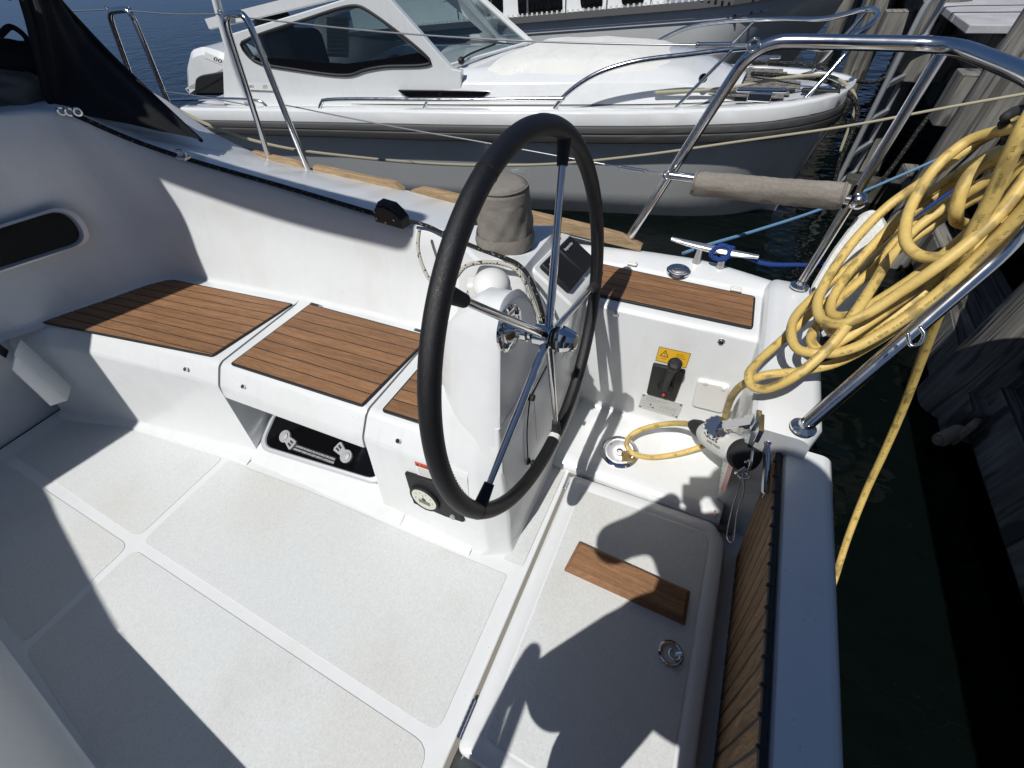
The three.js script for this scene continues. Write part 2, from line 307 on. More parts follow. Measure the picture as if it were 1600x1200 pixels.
// water
const waveBump = tex(1024, 1024, (u, v) => { const w = fbm(u, v, 6, 6, 3, 701); return 0.5 * fbm(u + 0.03 * w, v, 9, 14, 3, 703) + 0.3 * fbm(u, v, 26, 40, 3, 709) + 0.2 * fbm(u, v, 80, 110, 2, 711); }, { size: [9, 9] });
M.water = phy({ color: lin(0.0018, 0.0036, 0.0032), roughness: 0.04, ior: 1.33, bumpMap: waveBump, bumpScale: 0.05 });
M.sealant = std({ color: lin(0.20, 0.185, 0.155), roughness: 0.8 });
// ---------------------------------------------------------------- the sailing yacht: moulded cockpit
const boat = thing('sailboat', 'white sailing yacht with teak cockpit seats, seen from its cockpit at the helm', 'sailboat');
const rail = (pts) => (x) => { const p = pts; if (x <= p[0][0]) return V(x, p[0][1], p[0][2]); for (let i = 0; i < p.length - 1; i++) if (x <= p[i + 1][0]) { const t = (x - p[i][0]) / (p[i + 1][0] - p[i][0]); return V(x, lerp(p[i][1], p[i + 1][1], t), lerp(p[i][2], p[i + 1][2], t)); } const q = p[p.length - 1]; return V(x, q[1], q[2]); };
const R_edge = rail([[-2.5, 0, -0.17], [-2.157, 0, -0.264], [-1.6, 0, -0.335], [-1.09, 0, -0.371], [-0.566, 0, -0.39], [-0.26, 0, -0.405]]);
const R_foot = rail([[-2.5, 0.02, -0.20], [-2.139, 0.02, -0.307], [-1.482, 0.02, -0.416], [-0.9, 0.02, -0.43], [-0.375, 0.02, -0.437]]);
const R_low = rail([[-2.5, 0.375, -0.275], [-2.249, 0.375, -0.367], [-1.608, 0.375, -0.448], [-1.513, 0.375, -0.456], [-0.818, 0.375, -0.485], [-0.42, 0.375, -0.492]]);
const R_top = rail([[-2.5, 0.44, -0.33], [-2.205, 0.44, -0.434], [-1.494, 0.44, -0.501], [-0.815, 0.44, -0.535], [-0.544, 0.44, -0.54], [-0.42, 0.44, -0.552]]);
const R_back = rail([[-2.186, 0.452, -0.84], [-1.969, 0.452, -0.88], [-1.436, 0.452, -0.93], [-0.881, 0.452, -0.96], [-0.5, 0.452, -0.96]]);
const R_toe = rail([[-2.55, 0.76, -1.53], [-1.83, 0.74, -1.49], [-1.23, 0.73, -1.45], [-0.635, 0.71, -1.42], [-0.196, 0.645, -1.475], [0.02, 0.63, -1.485], [0.3, 0.63, -1.41]]);
const xs = (a, b, n) => Array.from({ length: n }, (_, i) => lerp(a, b, i / (n - 1)));
// sole
{
  const line = xs(-2.6, -0.235, 20), P = [];
  for (const x of line) { const p = R_edge(x); P.push(V(x, 0, p.z - 0.06)); }
  P.splice(P.length - 3, 3, V(-0.70, 0, -0.47), V(-0.70, 0, -0.90), V(-0.235, 0, -0.90)); P.push(V(-0.235, 0, 1.0), V(-2.6, 0, 1.0));
  const sole = mesh('cockpit_sole', slab(P, V(0, -0.08, 0), 0.003), M.gel, boat);
  const pan = (pts, r) => mesh('nonskid_panel', slab(fillet(pts, r, 4, true), V(0, -0.003, 0), 0.0012).translate(0, 0.0018, 0), M.nonskid, sole);
  const edgeP = (a, b, n) => xs(a, b, n).map((x) => { const p = R_edge(x); return V(x, 0, p.z + 0.004); });
  const zc1 = 0.0465, zc2 = 0.0765;
  pan([...edgeP(-1.570, -0.29, 10), V(-0.285, 0, zc1)].concat([V(-1.570, 0, zc1)]), [0.015, 0, 0, 0, 0, 0, 0, 0, 0, 0.012, 0.035, 0.03]);
  pan([...edgeP(-2.5, -1.600, 8), V(-1.600, 0, zc1), V(-2.5, 0, zc1 - 0.01)], [0.01, 0, 0, 0, 0, 0, 0, 0.02, 0.04, 0.02]);
  pan([V(-1.570, 0, zc2), V(-0.285, 0, zc2), V(-0.285, 0, 0.50), V(-1.097, 0, 0.482), V(-1.570, 0, 0.43)], [0.04, 0.05, 0.03, 0, 0.03]);
  pan([V(-2.5, 0, zc2), V(-1.600, 0, zc2), V(-1.600, 0, 0.42), V(-2.5, 0, 0.34)], [0.02, 0.04, 0.03, 0.02]);
}
// bulkhead below and beside the companionway
mesh('bulkhead', slab([V(-2.64, -0.02, -0.62), V(-2.64, 1.14, -0.62), V(-2.64, 1.14, 1.3), V(-2.64, -0.02, 1.3)], V(-0.05, 0, 0), 0.004), M.gel, boat);
// starboard bench: fixed part, hinged lid, part beside the helm
function benchRing(x, front) {
  const e = R_edge(x), f = R_foot(x), l = R_low(x), t = R_top(x), b = R_back(x), lip = V(x, 0.449, t.z - 0.02);
  const top = [l, t, lip, b];
  if (front === 'lid') { const q = [V(x, 0.20, b.z), V(x, 0.315, l.z - 0.07), V(x, 0.325, l.z + 0.012), ...top]; return fillet(q, [0.01, 0.01, 0.012, 0.012, 0.012, 0.006, 0.01], 3, true); }
  const q = [V(x, -0.03, b.z), V(x, -0.03, e.z + 0.0), V(x, 0.0035, e.z - 0.004), V(x, 0.010, (e.z + f.z) / 2), f, ...top];
  return fillet(q, [0.005, 0.004, 0.004, 0.012, 0.02, 0.012, 0.014, 0.006, 0.01], 3, true);
}
const benchA = mesh('bench', loft(xs(-2.56, -1.475, 16).map((x) => benchRing(x)), { closed: true, cap: true }), M.gel, boat);
const lid = mesh('bench_lid', loft([-1.4655, ...xs(-1.46, -0.832, 10), -0.8265].map((x, i, a) => { const r = benchRing(x, 'lid'); if (i === 0 || i === a.length - 1) { const c = r.reduce((s, p) => s.add(p), V(0, 0, 0)).multiplyScalar(1 / r.length); return r.map((p) => p.clone().lerp(c, 0.012).setX(x)); } return r; }), { closed: true, cap: true }), M.gel, boat);
const benchC = mesh('bench', loft(xs(-0.817, -0.44, 8).map((x) => benchRing(x)), { closed: true, cap: true }), M.gel, boat);
// sloping recess under the lid with an opening portlight
const rcN = V(0, 0.109, 0.053).normalize(), rcO = V(-1.466, 0.02, -0.40), rcU = V(1, 0, 0), rcS = V(0, 0.437, -0.899).normalize();
{
  mesh('bench_recess', slab([V(-1.60, 0.006, -0.37), V(-0.72, 0.006, -0.39), V(-0.72, 0.006, -0.39).addScaledVector(rcS, 0.6), V(-1.60, 0.006, -0.37).addScaledVector(rcS, 0.6)], V(0, -0.05, 0), 0.002), M.gel, boat);
  const rp = (u, v, h = 0) => onP(u, v, V(-1.2, 0.05, -0.425), rcN).addScaledVector(rcN, h);
  // outline of the ring as seen: bottom-left, bottom-right corner; the upper half is under the lid
  const bl = rp(404, 702), br = rp(596, 761), ux = br.clone().sub(bl).normalize(), uy = rcN.clone().cross(ux).negate(); if (uy.z > 0) uy.negate();
  const W = br.distanceTo(bl), ring = (k, h) => fillet([bl.clone().addScaledVector(ux, k).addScaledVector(uy, k), bl.clone().addScaledVector(ux, W - k).addScaledVector(uy, k), bl.clone().addScaledVector(ux, W - k).addScaledVector(uy, 0.21 - k), bl.clone().addScaledVector(ux, k).addScaledVector(uy, 0.21 - k)], 0.06 - k * 0.4, 6, true).map((p) => p.addScaledVector(rcN, h));
  const port = mesh('portlight', loft([ring(0, 0.0), ring(0.001, 0.009), ring(0.006, 0.013), ring(0.018, 0.013), ring(0.022, 0.006)], { closed: true }), M.silverFrame, boat, 'portlight with silver frame and two grey latches');
  mesh('pane', slab(ring(0.020, 0.0075), rcN.clone().multiplyScalar(-0.006), 0.0005), M.darkGlass, port);
  const latch = (u, v, a) => { const c = rp(u, v, 0.014), d = V(Math.cos(a), 0, 0).addScaledVector(uy, Math.sin(a)).normalize(), s = rcN.clone().cross(d); const f = (x, y, z) => c.clone().addScaledVector(d, x).addScaledVector(s, y).addScaledVector(rcN, z);
    const arm = []; for (let i = 0; i <= 16; i++) { const t = 0.62 + i / 16 * (6.283 - 1.24); arm.push(f(0.026 * Math.cos(t), 0.026 * Math.sin(t), 0.007)); } arm.push(f(0.06, -0.022, 0.007), f(0.066, -0.014, 0.007), f(0.066, 0.014, 0.007), f(0.06, 0.022, 0.007)); arm.reverse();
    const l = mesh('latch', slab(arm, rcN.clone().multiplyScalar(-0.012), 0.002), M.greyPlastic, port);
    mesh('latch_boss', lathe([[0.017, 0], [0.017, 0.003], [0.013, 0.0045], [0, 0.0045]], f(0, 0, 0.0072), rcN), M.greyPlastic, port);
    mesh('latch_slot', [slab([f(0.038, -0.010, 0.0078), f(0.057, -0.012, 0.0078), f(0.057, -0.002, 0.0078), f(0.038, -0.002, 0.0078)], rcN.clone().multiplyScalar(-0.002), 0.0003), slab([f(0.038, 0.003, 0.0078), f(0.057, 0.003, 0.0078), f(0.057, 0.011, 0.0078), f(0.038, 0.010, 0.0078)], rcN.clone().multiplyScalar(-0.002), 0.0003)], M.plastic, port); return l; };
  latch(450, 683, -0.35); latch(545, 714, 2.75);
  const t = canvasTex(512, 64, (x, w, h) => { x.fillStyle = '#050506'; x.fillRect(0, 0, w, h); x.fillStyle = '#c4c6ca'; x.font = 'bold 24px sans-serif'; x.textAlign = 'center'; x.save(); x.translate(w, h); x.rotate(Math.PI); x.fillText('WATERTIGHT CLOSURE KEEP SHUT WHEN UNDERWAY', w / 2, 26, w - 8); x.fillText('FERMETURE ETANCHE NE PAS OUVRIR EN NAVIGATION', w / 2, 54, w - 8); x.restore(); });
  const a = rp(458, 704, 0.0088), b = rp(523, 727, 0.0088), e = b.clone().sub(a), hgt = uy.clone().multiplyScalar(0.030);
  const g = new THREE.BufferGeometry(); g.setAttribute('position', new THREE.Float32BufferAttribute([...a, ...b, ...b.clone().add(hgt), ...a.clone().add(hgt)].flatMap((q) => q), 3)); g.setAttribute('uv', new THREE.Float32BufferAttribute([0, 0, 1, 0, 1, 1, 0, 1], 2)); g.setIndex([0, 1, 2, 0, 2, 3]); g.computeVertexNormals();
  mesh('notice_print', g, std({ map: t, roughness: 0.3 }), port);
}
// teak panels: black base with planks laid on it
function teakPanel(px, y, nPl, along, mats, label, pts3) {
  let P = pts3 || px.map(([u, v]) => onY(u, v, y)); P = fillet(P, 0.012, 3, true);
  const base = mesh('teak_panel', slab(P, V(0, -0.008, 0), 0.001).translate(0, 0.0055, 0), M.caulk, boat, label);
  const al = along.clone().setY(0).normalize(), ac = V(-al.z, 0, al.x); let lo = 1e9, hi = -1e9; for (const p of P) { const d = p.dot(ac); lo = Math.min(lo, d); hi = Math.max(hi, d); }
  const In = insetPoly(px ? px.map(([u, v]) => onY(u, v, y)) : pts3, 0.006); const w = (hi - lo - 0.012) / nPl; lo += 0.006;
  for (let i = 0; i < nPl; i++) {
    let q = clip(In, ac, lo + i * w + 0.0019); q = clip(q, ac.clone().negate(), -(lo + (i + 1) * w - 0.0019)); if (q.length < 3) continue;
    q = q.filter((p, k) => p.distanceTo(q[(k + 1) % q.length]) > 0.0015); if (q.length < 3) continue;
    const g = slab(q.map((p) => p.clone().setY(y + 0.0068)), V(0, -0.006, 0), 0.0006);
    const uv = g.attributes.uv, ps = g.attributes.position, ou = rr(0, 3), ov = rr(0, 3); for (let k = 0; k < uv.count; k++) { const v = V(ps.getX(k), 0, ps.getZ(k)); uv.setXY(k, v.dot(al) + ou, v.dot(ac) + ov); }
    mesh('plank', g, mats[Math.floor(rnd() * mats.length)], base);
  }
  return base;
}
const benchDir = onY(565, 636, 0.452).sub(onY(360, 570, 0.452));
teakPanel([[66, 505], [332, 558], [459, 476], [330, 450], [275, 439], [240, 437]], 0.452, 9, V(1, 0, -0.11), M.teak, 'teak seat panel in the forward corner of the bench');
teakPanel([[360, 570], [566, 636], [674, 527], [485, 476]], 0.452, 8, benchDir, M.teak, 'square teak seat panel on the bench lid');
teakPanel([[596, 643], [690, 673], [701, 541], [687, 538]], 0.452, 7, benchDir, M.teak, 'narrow teak seat panel beside the helm');
// rubber studs on the chamfer, hinges at the back of the lid
for (const [u, v] of [[82, 527], [290, 577], [380, 604], [622, 689]]) {
  const p = onY(u, v, 0.407), n = V(0, 0.7, 0.7).normalize(); const s = mesh('stud', lathe([[0.008, -0.004], [0.008, 0.003], [0.006, 0.005], [0.003, 0.0052], [0.003, 0.004], [0, 0.004]], p, n, 16), M.steel, boat); s.userData.label = 'round steel stud on the bench edge';
}
for (const [u, v] of [[493, 476], [657, 517]]) { const p = onY(u, v, 0.4585); mesh('lid_hinge', [rbox(0.055, 0.006, 0.012, 0.002, p), cyl(p.clone().add(V(-0.02, 0.003, 0)), p.clone().add(V(0.02, 0.003, 0)), 0.0035, 0.0035, 8)], M.steel, boat); }
// backrest sweeping round into the cabin bulkhead, coaming and side deck out to the toe rail
const wallBase = [[-2.50, 0.46, -0.22], [-2.41, 0.46, -0.385], [-2.30, 0.46, -0.60], [-2.215, 0.46, -0.765], [-2.10, 0.455, -0.855], [-1.97, 0.455, -0.878], [-1.75, 0.455, -0.90], [-1.436, 0.455, -0.928], [-0.95, 0.455, -0.955], [-0.60, 0.455, -0.96]].map((a) => V(...a));
const wallTop = [V(-2.46, 1.14, -0.26), V(-2.39, 1.14, -0.40), V(-2.29, 1.14, -0.60), onY(60, 172, 1.12), onY(115, 182, 1.09), onY(200, 217, 1.0), onY(285, 247, 0.93), onY(440, 292, 0.845), onY(590, 337, 0.80), onY(690, 360, 0.79)];
{
  const cb = new THREE.CatmullRomCurve3(wallBase, false, 'centripetal'), ct = new THREE.CatmullRomCurve3(wallTop, false, 'centripetal'), rings = [], N = 54;
  for (let i = 0; i < N; i++) {
    const t = i / (N - 1), b = cb.getPoint(t), p = ct.getPoint(t), tg = ct.getTangent(t).setY(0).normalize(), out = V(tg.z, 0, -tg.x);   // outboard / forward
    const wv = sm(0.36, 0.52, t); let outer = p.clone().addScaledVector(out, 0.5).setY(p.y + 0.03), tz = R_toe(p.x + 0.05); outer.lerp(tz, wv);
    const mid = b.clone().lerp(p, 0.5).addScaledVector(out, 0.02);
    const chm = b.clone().lerp(p, 0.86).addScaledVector(out, -0.004);
    rings.push(fillet([b.clone().addScaledVector(out, -0.035).setY(0.446), b.clone(), mid, chm, p.clone(), outer, outer.clone().setY(outer.y - 0.12)], [0, 0.03, 0.06, 0.03, 0.02, 0.02, 0], 5));
  }
  mesh('coaming', loft(rings, { flip: false, crease: 0.9 }), M.gel, boat, 'white moulded backrest, coaming and bulkhead');
}
// porthole in the bulkhead
{
  const A = V(-2.41, 0.46, -0.385), B = V(-2.215, 0.46, -0.765), n = V(0, 1, 0).cross(B.clone().sub(A)).normalize(); if (n.x < 0) n.negate();
  const bp = (u, v, h = 0) => onP(u, v, A, n).addScaledVector(n, h);
  const oval = (pts, h, s) => { const q = pts.map(([u, v]) => bp(u, v, h)), c = q.reduce((a, p) => a.add(p), V(0, 0, 0)).multiplyScalar(1 / q.length); return fillet(q.map((p) => c.clone().add(p.clone().sub(c).multiplyScalar(s))), 0.075, 8, true); };
  const outl = [[-75, 372], [112, 314], [152, 374], [-40, 436]];
  const po = mesh('porthole', loft([oval(outl, 0.012, 1), oval(outl, 0.022, 0.985), oval(outl, 0.024, 0.9), oval(outl, 0.014, 0.84), oval(outl, 0.004, 0.82)], { closed: true }), M.silverFrame, boat, 'oval cabin porthole with grey frame in the bulkhead');
  mesh('pane', slab(oval(outl, 0.006, 0.85), n.clone().multiplyScalar(-0.005), 0.0005), M.darkGlass, po);
}
// companionway edge: white door cheek with a dark slot, in shade
{
  const q = [[0, 545], [22, 553], [105, 627], [78, 636], [0, 575]].map(([u, v], i) => onX(u, v, -2.33));
  const ck = mesh('companionway_cheek', slab([onX(22, 553, -2.30), onX(105, 627, -2.26), onX(78, 636, -2.24), onX(16, 578, -2.28)], V(-0.08, 0, -0.06), 0.006), M.gel, boat, 'small white moulded cheek beside the companionway');
  mesh('slot', slab([onX(-10, 530, -2.36), onX(14, 548, -2.36), onX(10, 560, -2.36), onX(-10, 548, -2.36)], V(-0.02, 0, 0), 0.001), M.plastic, boat);
}
// black track, guide eyes and rope clutch on the coaming
{
  const tp = [[118, 180], [200, 216], [285, 246], [440, 291], [595, 337]].map(([u, v], i) => onY(u, v, [1.09, 1.0, 0.93, 0.845, 0.80][i] + 0.008));
  const trk = mesh('rope_lead', tube(tp, 0.009, { rad: 8, seg: 60 }), M.ropeBlack, boat, 'black control line led aft along the coaming');
  const eye = (p, s) => mesh('fairlead', lathe([[0.010 * s, -0.003], [0.016 * s, -0.003], [0.018 * s, 0], [0.016 * s, 0.003], [0.010 * s, 0.003], [0.009 * s, 0], [0.010 * s, -0.003]], p, V(1, -0.1, 0.2), 18), M.chrome, boat);
  for (const [u, v] of [[96, 174], [108, 175], [121, 175]]) eye(onY(u, v, 1.11), 0.8);
  const c = onY(287, 246, 0.945); mesh('fairlead', [rbox(0.05, 0.012, 0.03, 0.004, c), pipe([c.clone().add(V(-0.022, 0, 0)), c.clone().add(V(-0.022, 0.024, 0)), c.clone().add(V(0.022, 0.024, 0)), c.clone().add(V(0.022, 0, 0))], 0.004, 0.01, 8)], M.chrome, boat);
  const k0 = onY(591, 336, 0.815), kx = onY(645, 348, 0.815).sub(k0).normalize(), ky = V(0, 1, 0), kz = kx.clone().cross(ky);
  const kp = (x, y, z) => k0.clone().addScaledVector(kx, x).addScaledVector(ky, y).addScaledVector(kz, z);
  const side = [[0, -0.015], [0, 0.018], [0.02, 0.040], [0.055, 0.046], [0.10, 0.030], [0.118, 0.010], [0.118, -0.02]];
  const cl = mesh('rope_clutch', slab(side.map(([x, y]) => kp(x, y, 0.022)), kz.clone().multiplyScalar(-0.044), 0.003), M.plastic, boat, 'black rope clutch on the coaming');
  mesh('handle', slab([[0.012, 0.036], [0.03, 0.056], [0.085, 0.052], [0.112, 0.030], [0.105, 0.024], [0.05, 0.044]].map(([x, y]) => kp(x, y, 0.016)), kz.clone().multiplyScalar(-0.032), 0.003), M.plastic, cl);
  for (const [x, y] of [[0.012, 0.0], [0.012, 0.024], [0.05, -0.008], [0.09, 0.008]]) mesh('bolt', lathe([[0.004, 0], [0.004, 0.002], [0, 0.0025]], kp(x, y, 0.0225), kz, 10), M.steel, cl);
}
// toe rail: bleached teak strips
{
  const strip = (px, lab) => {
    const pts = px.map(([u, v, y]) => onY(u, v, y)), rings = []; const c = new THREE.CatmullRomCurve3(pts, false, 'centripetal');
    for (let i = 0; i <= 14; i++) { const t = i / 14, p = c.getPoint(t), h = (i === 0 || i === 14) ? 0.006 : (i === 1 || i === 13) ? 0.031 : 0.033; rings.push([V(p.x, p.y - 0.01, p.z - 0.018), V(p.x, p.y - 0.01, p.z + 0.018), V(p.x, p.y + h * 0.9, p.z + 0.015), V(p.x, p.y + h, p.z + 0.009), V(p.x, p.y + h, p.z - 0.009), V(p.x, p.y + h * 0.9, p.z - 0.015)]); }
    const g = loft(rings, { closed: true, cap: true, crease: 0.5 }); mesh('toe_rail', g, M.toe, boat, lab);
  };
  strip([[300, 222, 0.765], [345, 232, 0.762], [420, 251, 0.755], [483, 266, 0.742]], 'bleached teak toe rail strip forward of the stanchion');
  strip([[487, 266, 0.741], [560, 283, 0.734], [632, 298, 0.73]], 'bleached teak toe rail strip with a cut end');
  strip([[644, 299, 0.729], [740, 322, 0.724], [850, 348, 0.70], [1003, 385, 0.645]], 'long bleached teak toe rail strip beside the winch');
}
// ---------------------------------------------------------------- aft part of the cockpit
{
  // ledge, lever wall, helm seat and aft deck in one moulding
  const rings = xs(-0.47, 0.31, 16).map((x) => { const q = R_toe(x);
    return fillet([V(x, -0.06, -0.846), V(x, 0.026, -0.850), V(x, 0.045, -0.885), V(x, 0.058, -1.170), V(x, 0.602, -1.118), V(x, 0.6125, -1.14), V(x, 0.6125, -1.345), V(x, 0.626, -1.36), V(x, 0.634, q.z + 0.03), V(x, 0.622, q.z - 0.01), V(x, 0.2, q.z - 0.02), V(x, -0.6, q.z + 0.15)],
      [0, 0.012, 0.02, 0.035, 0.018, 0.012, 0.012, 0.01, 0.02, 0.02, 0.1, 0], 5); });
  mesh('helm_seat', loft(rings, { crease: 0.9 }), M.gel, boat, 'white moulded helm seat with lever wall and aft deck');
  const hull = xs(-3.4, -0.36, 12).map((x) => { const q = R_toe(x); return [V(x, q.y - 0.02, q.z + 0.03), V(x, q.y - 0.03, q.z - 0.03), V(x, q.y - 0.25, q.z - 0.05), V(x, -0.6, q.z + 0.15)]; });
  mesh('hull_side', loft(hull, { crease: 0.7 }), M.gel, boat);
  const dk = xs(-0.62, -0.47, 5).map((x) => { const q = R_toe(x); return [V(x, 0.785, -1.0), V(x, 0.77, -1.22), V(x, 0.70, -1.30), V(x, q.y - 0.015, q.z + 0.03)]; });
  mesh('side_deck', loft(dk.map((r) => fillet(r, 0.03, 4)), { crease: 0.9 }), M.gel, boat);
  // quarter block at the stern corner
  const qr = xs(0, 1, 15).map((t) => { const ze = (y) => lerp(-0.93, -0.752, Math.max(0, Math.min(1, (y - 0.05) / 0.6))), e = t > 0.93 ? (t - 0.93) / 0.07 : 0, f = t < 0.08 ? (0.08 - t) / 0.08 : 0; const d = 0.018 * e + 0.02 * f, xb = lerp(0.235, 0.285, sm(0.2, 0.45, t)), q = (x, y) => V(x, y, lerp(-1.41, ze(y), t));
    return fillet([q(0.40, -0.6), q(xb + 0.02, -0.08), q(xb, 0.05), q(0.208 + d * 0.5, 0.645 - d), q(0.235, 0.662 - d), q(0.335 - d, 0.662 - d), q(0.358 - d, 0.645 - d), q(0.41, 0.30), q(0.43, -0.6)], [0, 0.02, 0.02, 0.016, 0.01, 0.012, 0.02, 0.05, 0], 4); });
  mesh('stern_quarter', loft(qr, { closed: true, cap: true, crease: 0.9 }), M.gel, boat, 'white stern corner block carrying the rail feet');
}
teakPanel([[936, 413], [1180, 465], [1176, 515], [930, 462]], 0.6155, 5, V(1, 0, 0.0), M.teak, 'teak panel on top of the helm seat');
// faint raised line pads and small white tie-down cleats on the aft deck, round deck fitting
for (const [u, v] of [[988, 412], [1150, 452]]) { const p = onY(u, v, 0.632); mesh('pad_eye', [rbox(0.034, 0.008, 0.018, 0.003, p), rbox(0.026, 0.006, 0.010, 0.002, p.clone().add(V(0, 0.006, 0)))], M.whitePlastic, boat); }
{
  const p = onY(1060, 423, 0.630); const f = mesh('deck_filler', lathe([[0.040, -0.003], [0.040, 0.003], [0.036, 0.006], [0.030, 0.006], [0.029, 0.003], [0, 0.003]], p, V(0, 1, 0), 36), M.chrome, boat, 'round polished deck filler cap on the aft deck');
  mesh('cap', [lathe([[0.026, 0.003], [0.026, 0.006], [0.012, 0.0065], [0, 0.0065]], p), box(0.03, 0.004, 0.006, p.clone().add(V(0, 0.0075, 0)), rotXYZ(0, 0.5, 0))], M.steel, f);
  const e = onY(968, 706, 0.052), up = V(0, 1, 0.045).normalize(); const cp = mesh('tiller_cap', lathe([[0.073, -0.003], [0.073, 0.002], [0.069, 0.005], [0.048, 0.006], [0.044, 0.0045], [0.020, 0.0045], [0.019, 0.007], [0.012, 0.007]], e, up, 40), M.chrome, boat, 'round polished emergency tiller cap on the ledge');
  mesh('socket', lathe([[0.012, 0.0072], [0.011, -0.004], [0, -0.004]], e, up, 8), M.plastic, cp);
}
// aft hatches with gutter, hinges, lifting ring and teak foot block
{
  mesh('hatch_gutter', box(0.70, 0.02, 2.0, V(0.10, -0.075, 0.10)), M.gel, boat); mesh('seam_gasket', [box(0.016, 0.02, 1.75, V(-0.229, -0.014, 0.05)), box(0.6, 0.02, 0.016, V(0.06, -0.010, -0.845), rotXYZ(0, 0.02, 0))], M.sealant, boat);
  mesh('nonskid_panel', slab(fillet([[880, 727], [885, 732], [816, 886], [785, 874], [801, 851], [838, 790]].map(([u, v]) => onY(u, v, 0.0035)), 0.012, 3, true), V(0, -0.003, 0), 0.001), M.nonskid, boat);
  const H = (z0, z1, lab) => {
    const P = [V(-0.221, 0.022, z0), V(0.30, 0.022, z0 - 0.012), V(0.342, 0.022, z0 + 0.05), V(0.342, 0.022, z1), V(-0.221, 0.022, z1)];
    const ring = (k, y) => fillet(insetRing(P, k), [0.025, 0.025, 0.025, 0.02, 0.025], 5, true).map((p) => V(p.x, y, p.z));
    const h = mesh('hatch', loft([ring(0, -0.05), ring(0, 0.006), ring(0.004, 0.016), ring(0.012, 0.021), ring(0.040, 0.0225), ring(0.050, 0.0195)], { closed: true, cap: true, crease: 0.9 }), M.gel, boat, lab);
    const inner = ring(0.056, 0.0215); mesh('nonskid_panel', slab(inner, V(0, -0.004, 0), 0.001), M.nonskid, h); return h;
  };
  const h1 = H(-0.838, 0.055, 'white aft cockpit hatch with teak foot block'); H(0.09, 0.95, 'white aft cockpit hatch on the far side of the gap');
  const hinge = (a, b) => { const g = [cyl(a, b, 0.005, 0.005, 10)]; const d = b.clone().sub(a); for (let i = 0; i < 7; i++) g.push(cyl(a.clone().addScaledVector(d, i / 7 + 0.01), a.clone().addScaledVector(d, i / 7 + 0.12), 0.0062, 0.0062, 10)); g.push(box(0.012, 0.003, d.length(), a.clone().add(b).multiplyScalar(0.5).add(V(0.010, -0.001, 0)))); mesh('hinge', g, M.steel, h1); };
  hinge(V(-0.2285, 0.012, -0.825), V(-0.2285, 0.012, -0.765)); hinge(V(-0.2285, 0.012, -0.06), V(-0.2285, 0.012, 0.03));
  // wedge-shaped foot block
  const q = [[905, 846], [1078, 924], [1070, 977], [881, 891]].map(([u, v]) => onY(u, v, 0.024));
  const ins = insetRing(q, 0.013), top = ins.map((p) => p.clone().setY(0.046)), low = q.map((p) => p.clone().setY(0.0205)), mid = q.map((p) => p.clone().setY(0.028));
  const g = loft([fillet(low, 0.004, 2, true), fillet(mid, 0.004, 2, true), fillet(top, 0.004, 2, true)], { closed: true, cap: true, crease: 0.4 });
  const al = q[1].clone().sub(q[0]).normalize(), ac = V(-al.z, 0, al.x), uv = g.attributes.uv, ps = g.attributes.position; for (let k = 0; k < uv.count; k++) { const v = V(ps.getX(k), 0, ps.getZ(k)); uv.setXY(k, v.dot(al), v.dot(ac) + ps.getY(k)); }
  mesh('foot_block', g, M.teak[1], h1, 'teak foot block on the hatch');
  const lc = onY(1048, 1021, 0.024), lr = mesh('lifting_ring', lathe([[0.034, 0], [0.034, 0.003], [0.030, 0.006], [0.024, 0.005], [0.022, -0.003], [0, -0.003]], lc, V(0, 1, 0), 36), M.chrome, h1);
  lr.scale.set(1, 1, 1);
  mesh('finger_ring', new THREE.TorusGeometry(0.015, 0.0032, 8, 24).applyMatrix4(rotXYZ(1.2, 0, 0.5)).translate(lc.x + 0.008, lc.y + 0.010, lc.z + 0.002), M.chrome, h1);
  mesh('ring_pivot', rbox(0.026, 0.010, 0.012, 0.004, lc.clone().add(V(0.020, 0.007, -0.004)), rotXYZ(0, 0.5, 0.2)), M.steel, h1);
  // port side of the cockpit: bench riser and port helm pedestal foot keep the light in
  mesh('bench', loft(xs(-2.6, -0.30, 6).map((x) => { const t = (x + 2.6) / 2.3, z0 = lerp(0.36, 0.54, t); return fillet([V(x, -0.02, z0), V(x, 0.02, z0 + 0.03), V(x, 0.375, z0 + 0.07), V(x, 0.44, z0 + 0.13), V(x, 0.45, z0 + 0.5), V(x, 0.80, z0 + 0.66), V(x, 0.74, z0 + 1.0), V(x, -0.4, z0 + 0.95)], 0.02, 3); }), { crease: 0.8 }), M.gel, boat, 'white bench along the port side of the cockpit');
}
function insetRing(P, k) {   // offsets a closed flat ring inwards by k (y is up)
  const n = P.length; let A = 0; for (let i = 0; i < n; i++) A += P[i].x * P[(i + 1) % n].z - P[(i + 1) % n].x * P[i].z; const s = A > 0 ? 1 : -1;
  return P.map((p, i) => { let e1 = p.clone().sub(P[(i - 1 + n) % n]).setY(0), e2 = P[(i + 1) % n].clone().sub(p).setY(0); if (e1.length() < 1e-6) e1 = e2.clone(); if (e2.length() < 1e-6) e2 = e1.clone(); e1.normalize(); e2.normalize(); const n1 = V(-e1.z * s, 0, e1.x * s), n2 = V(-e2.z * s, 0, e2.x * s), q = n1.clone().add(n2).normalize(); return p.clone().addScaledVector(q, k / Math.max(0.5, q.dot(n1))); });
}
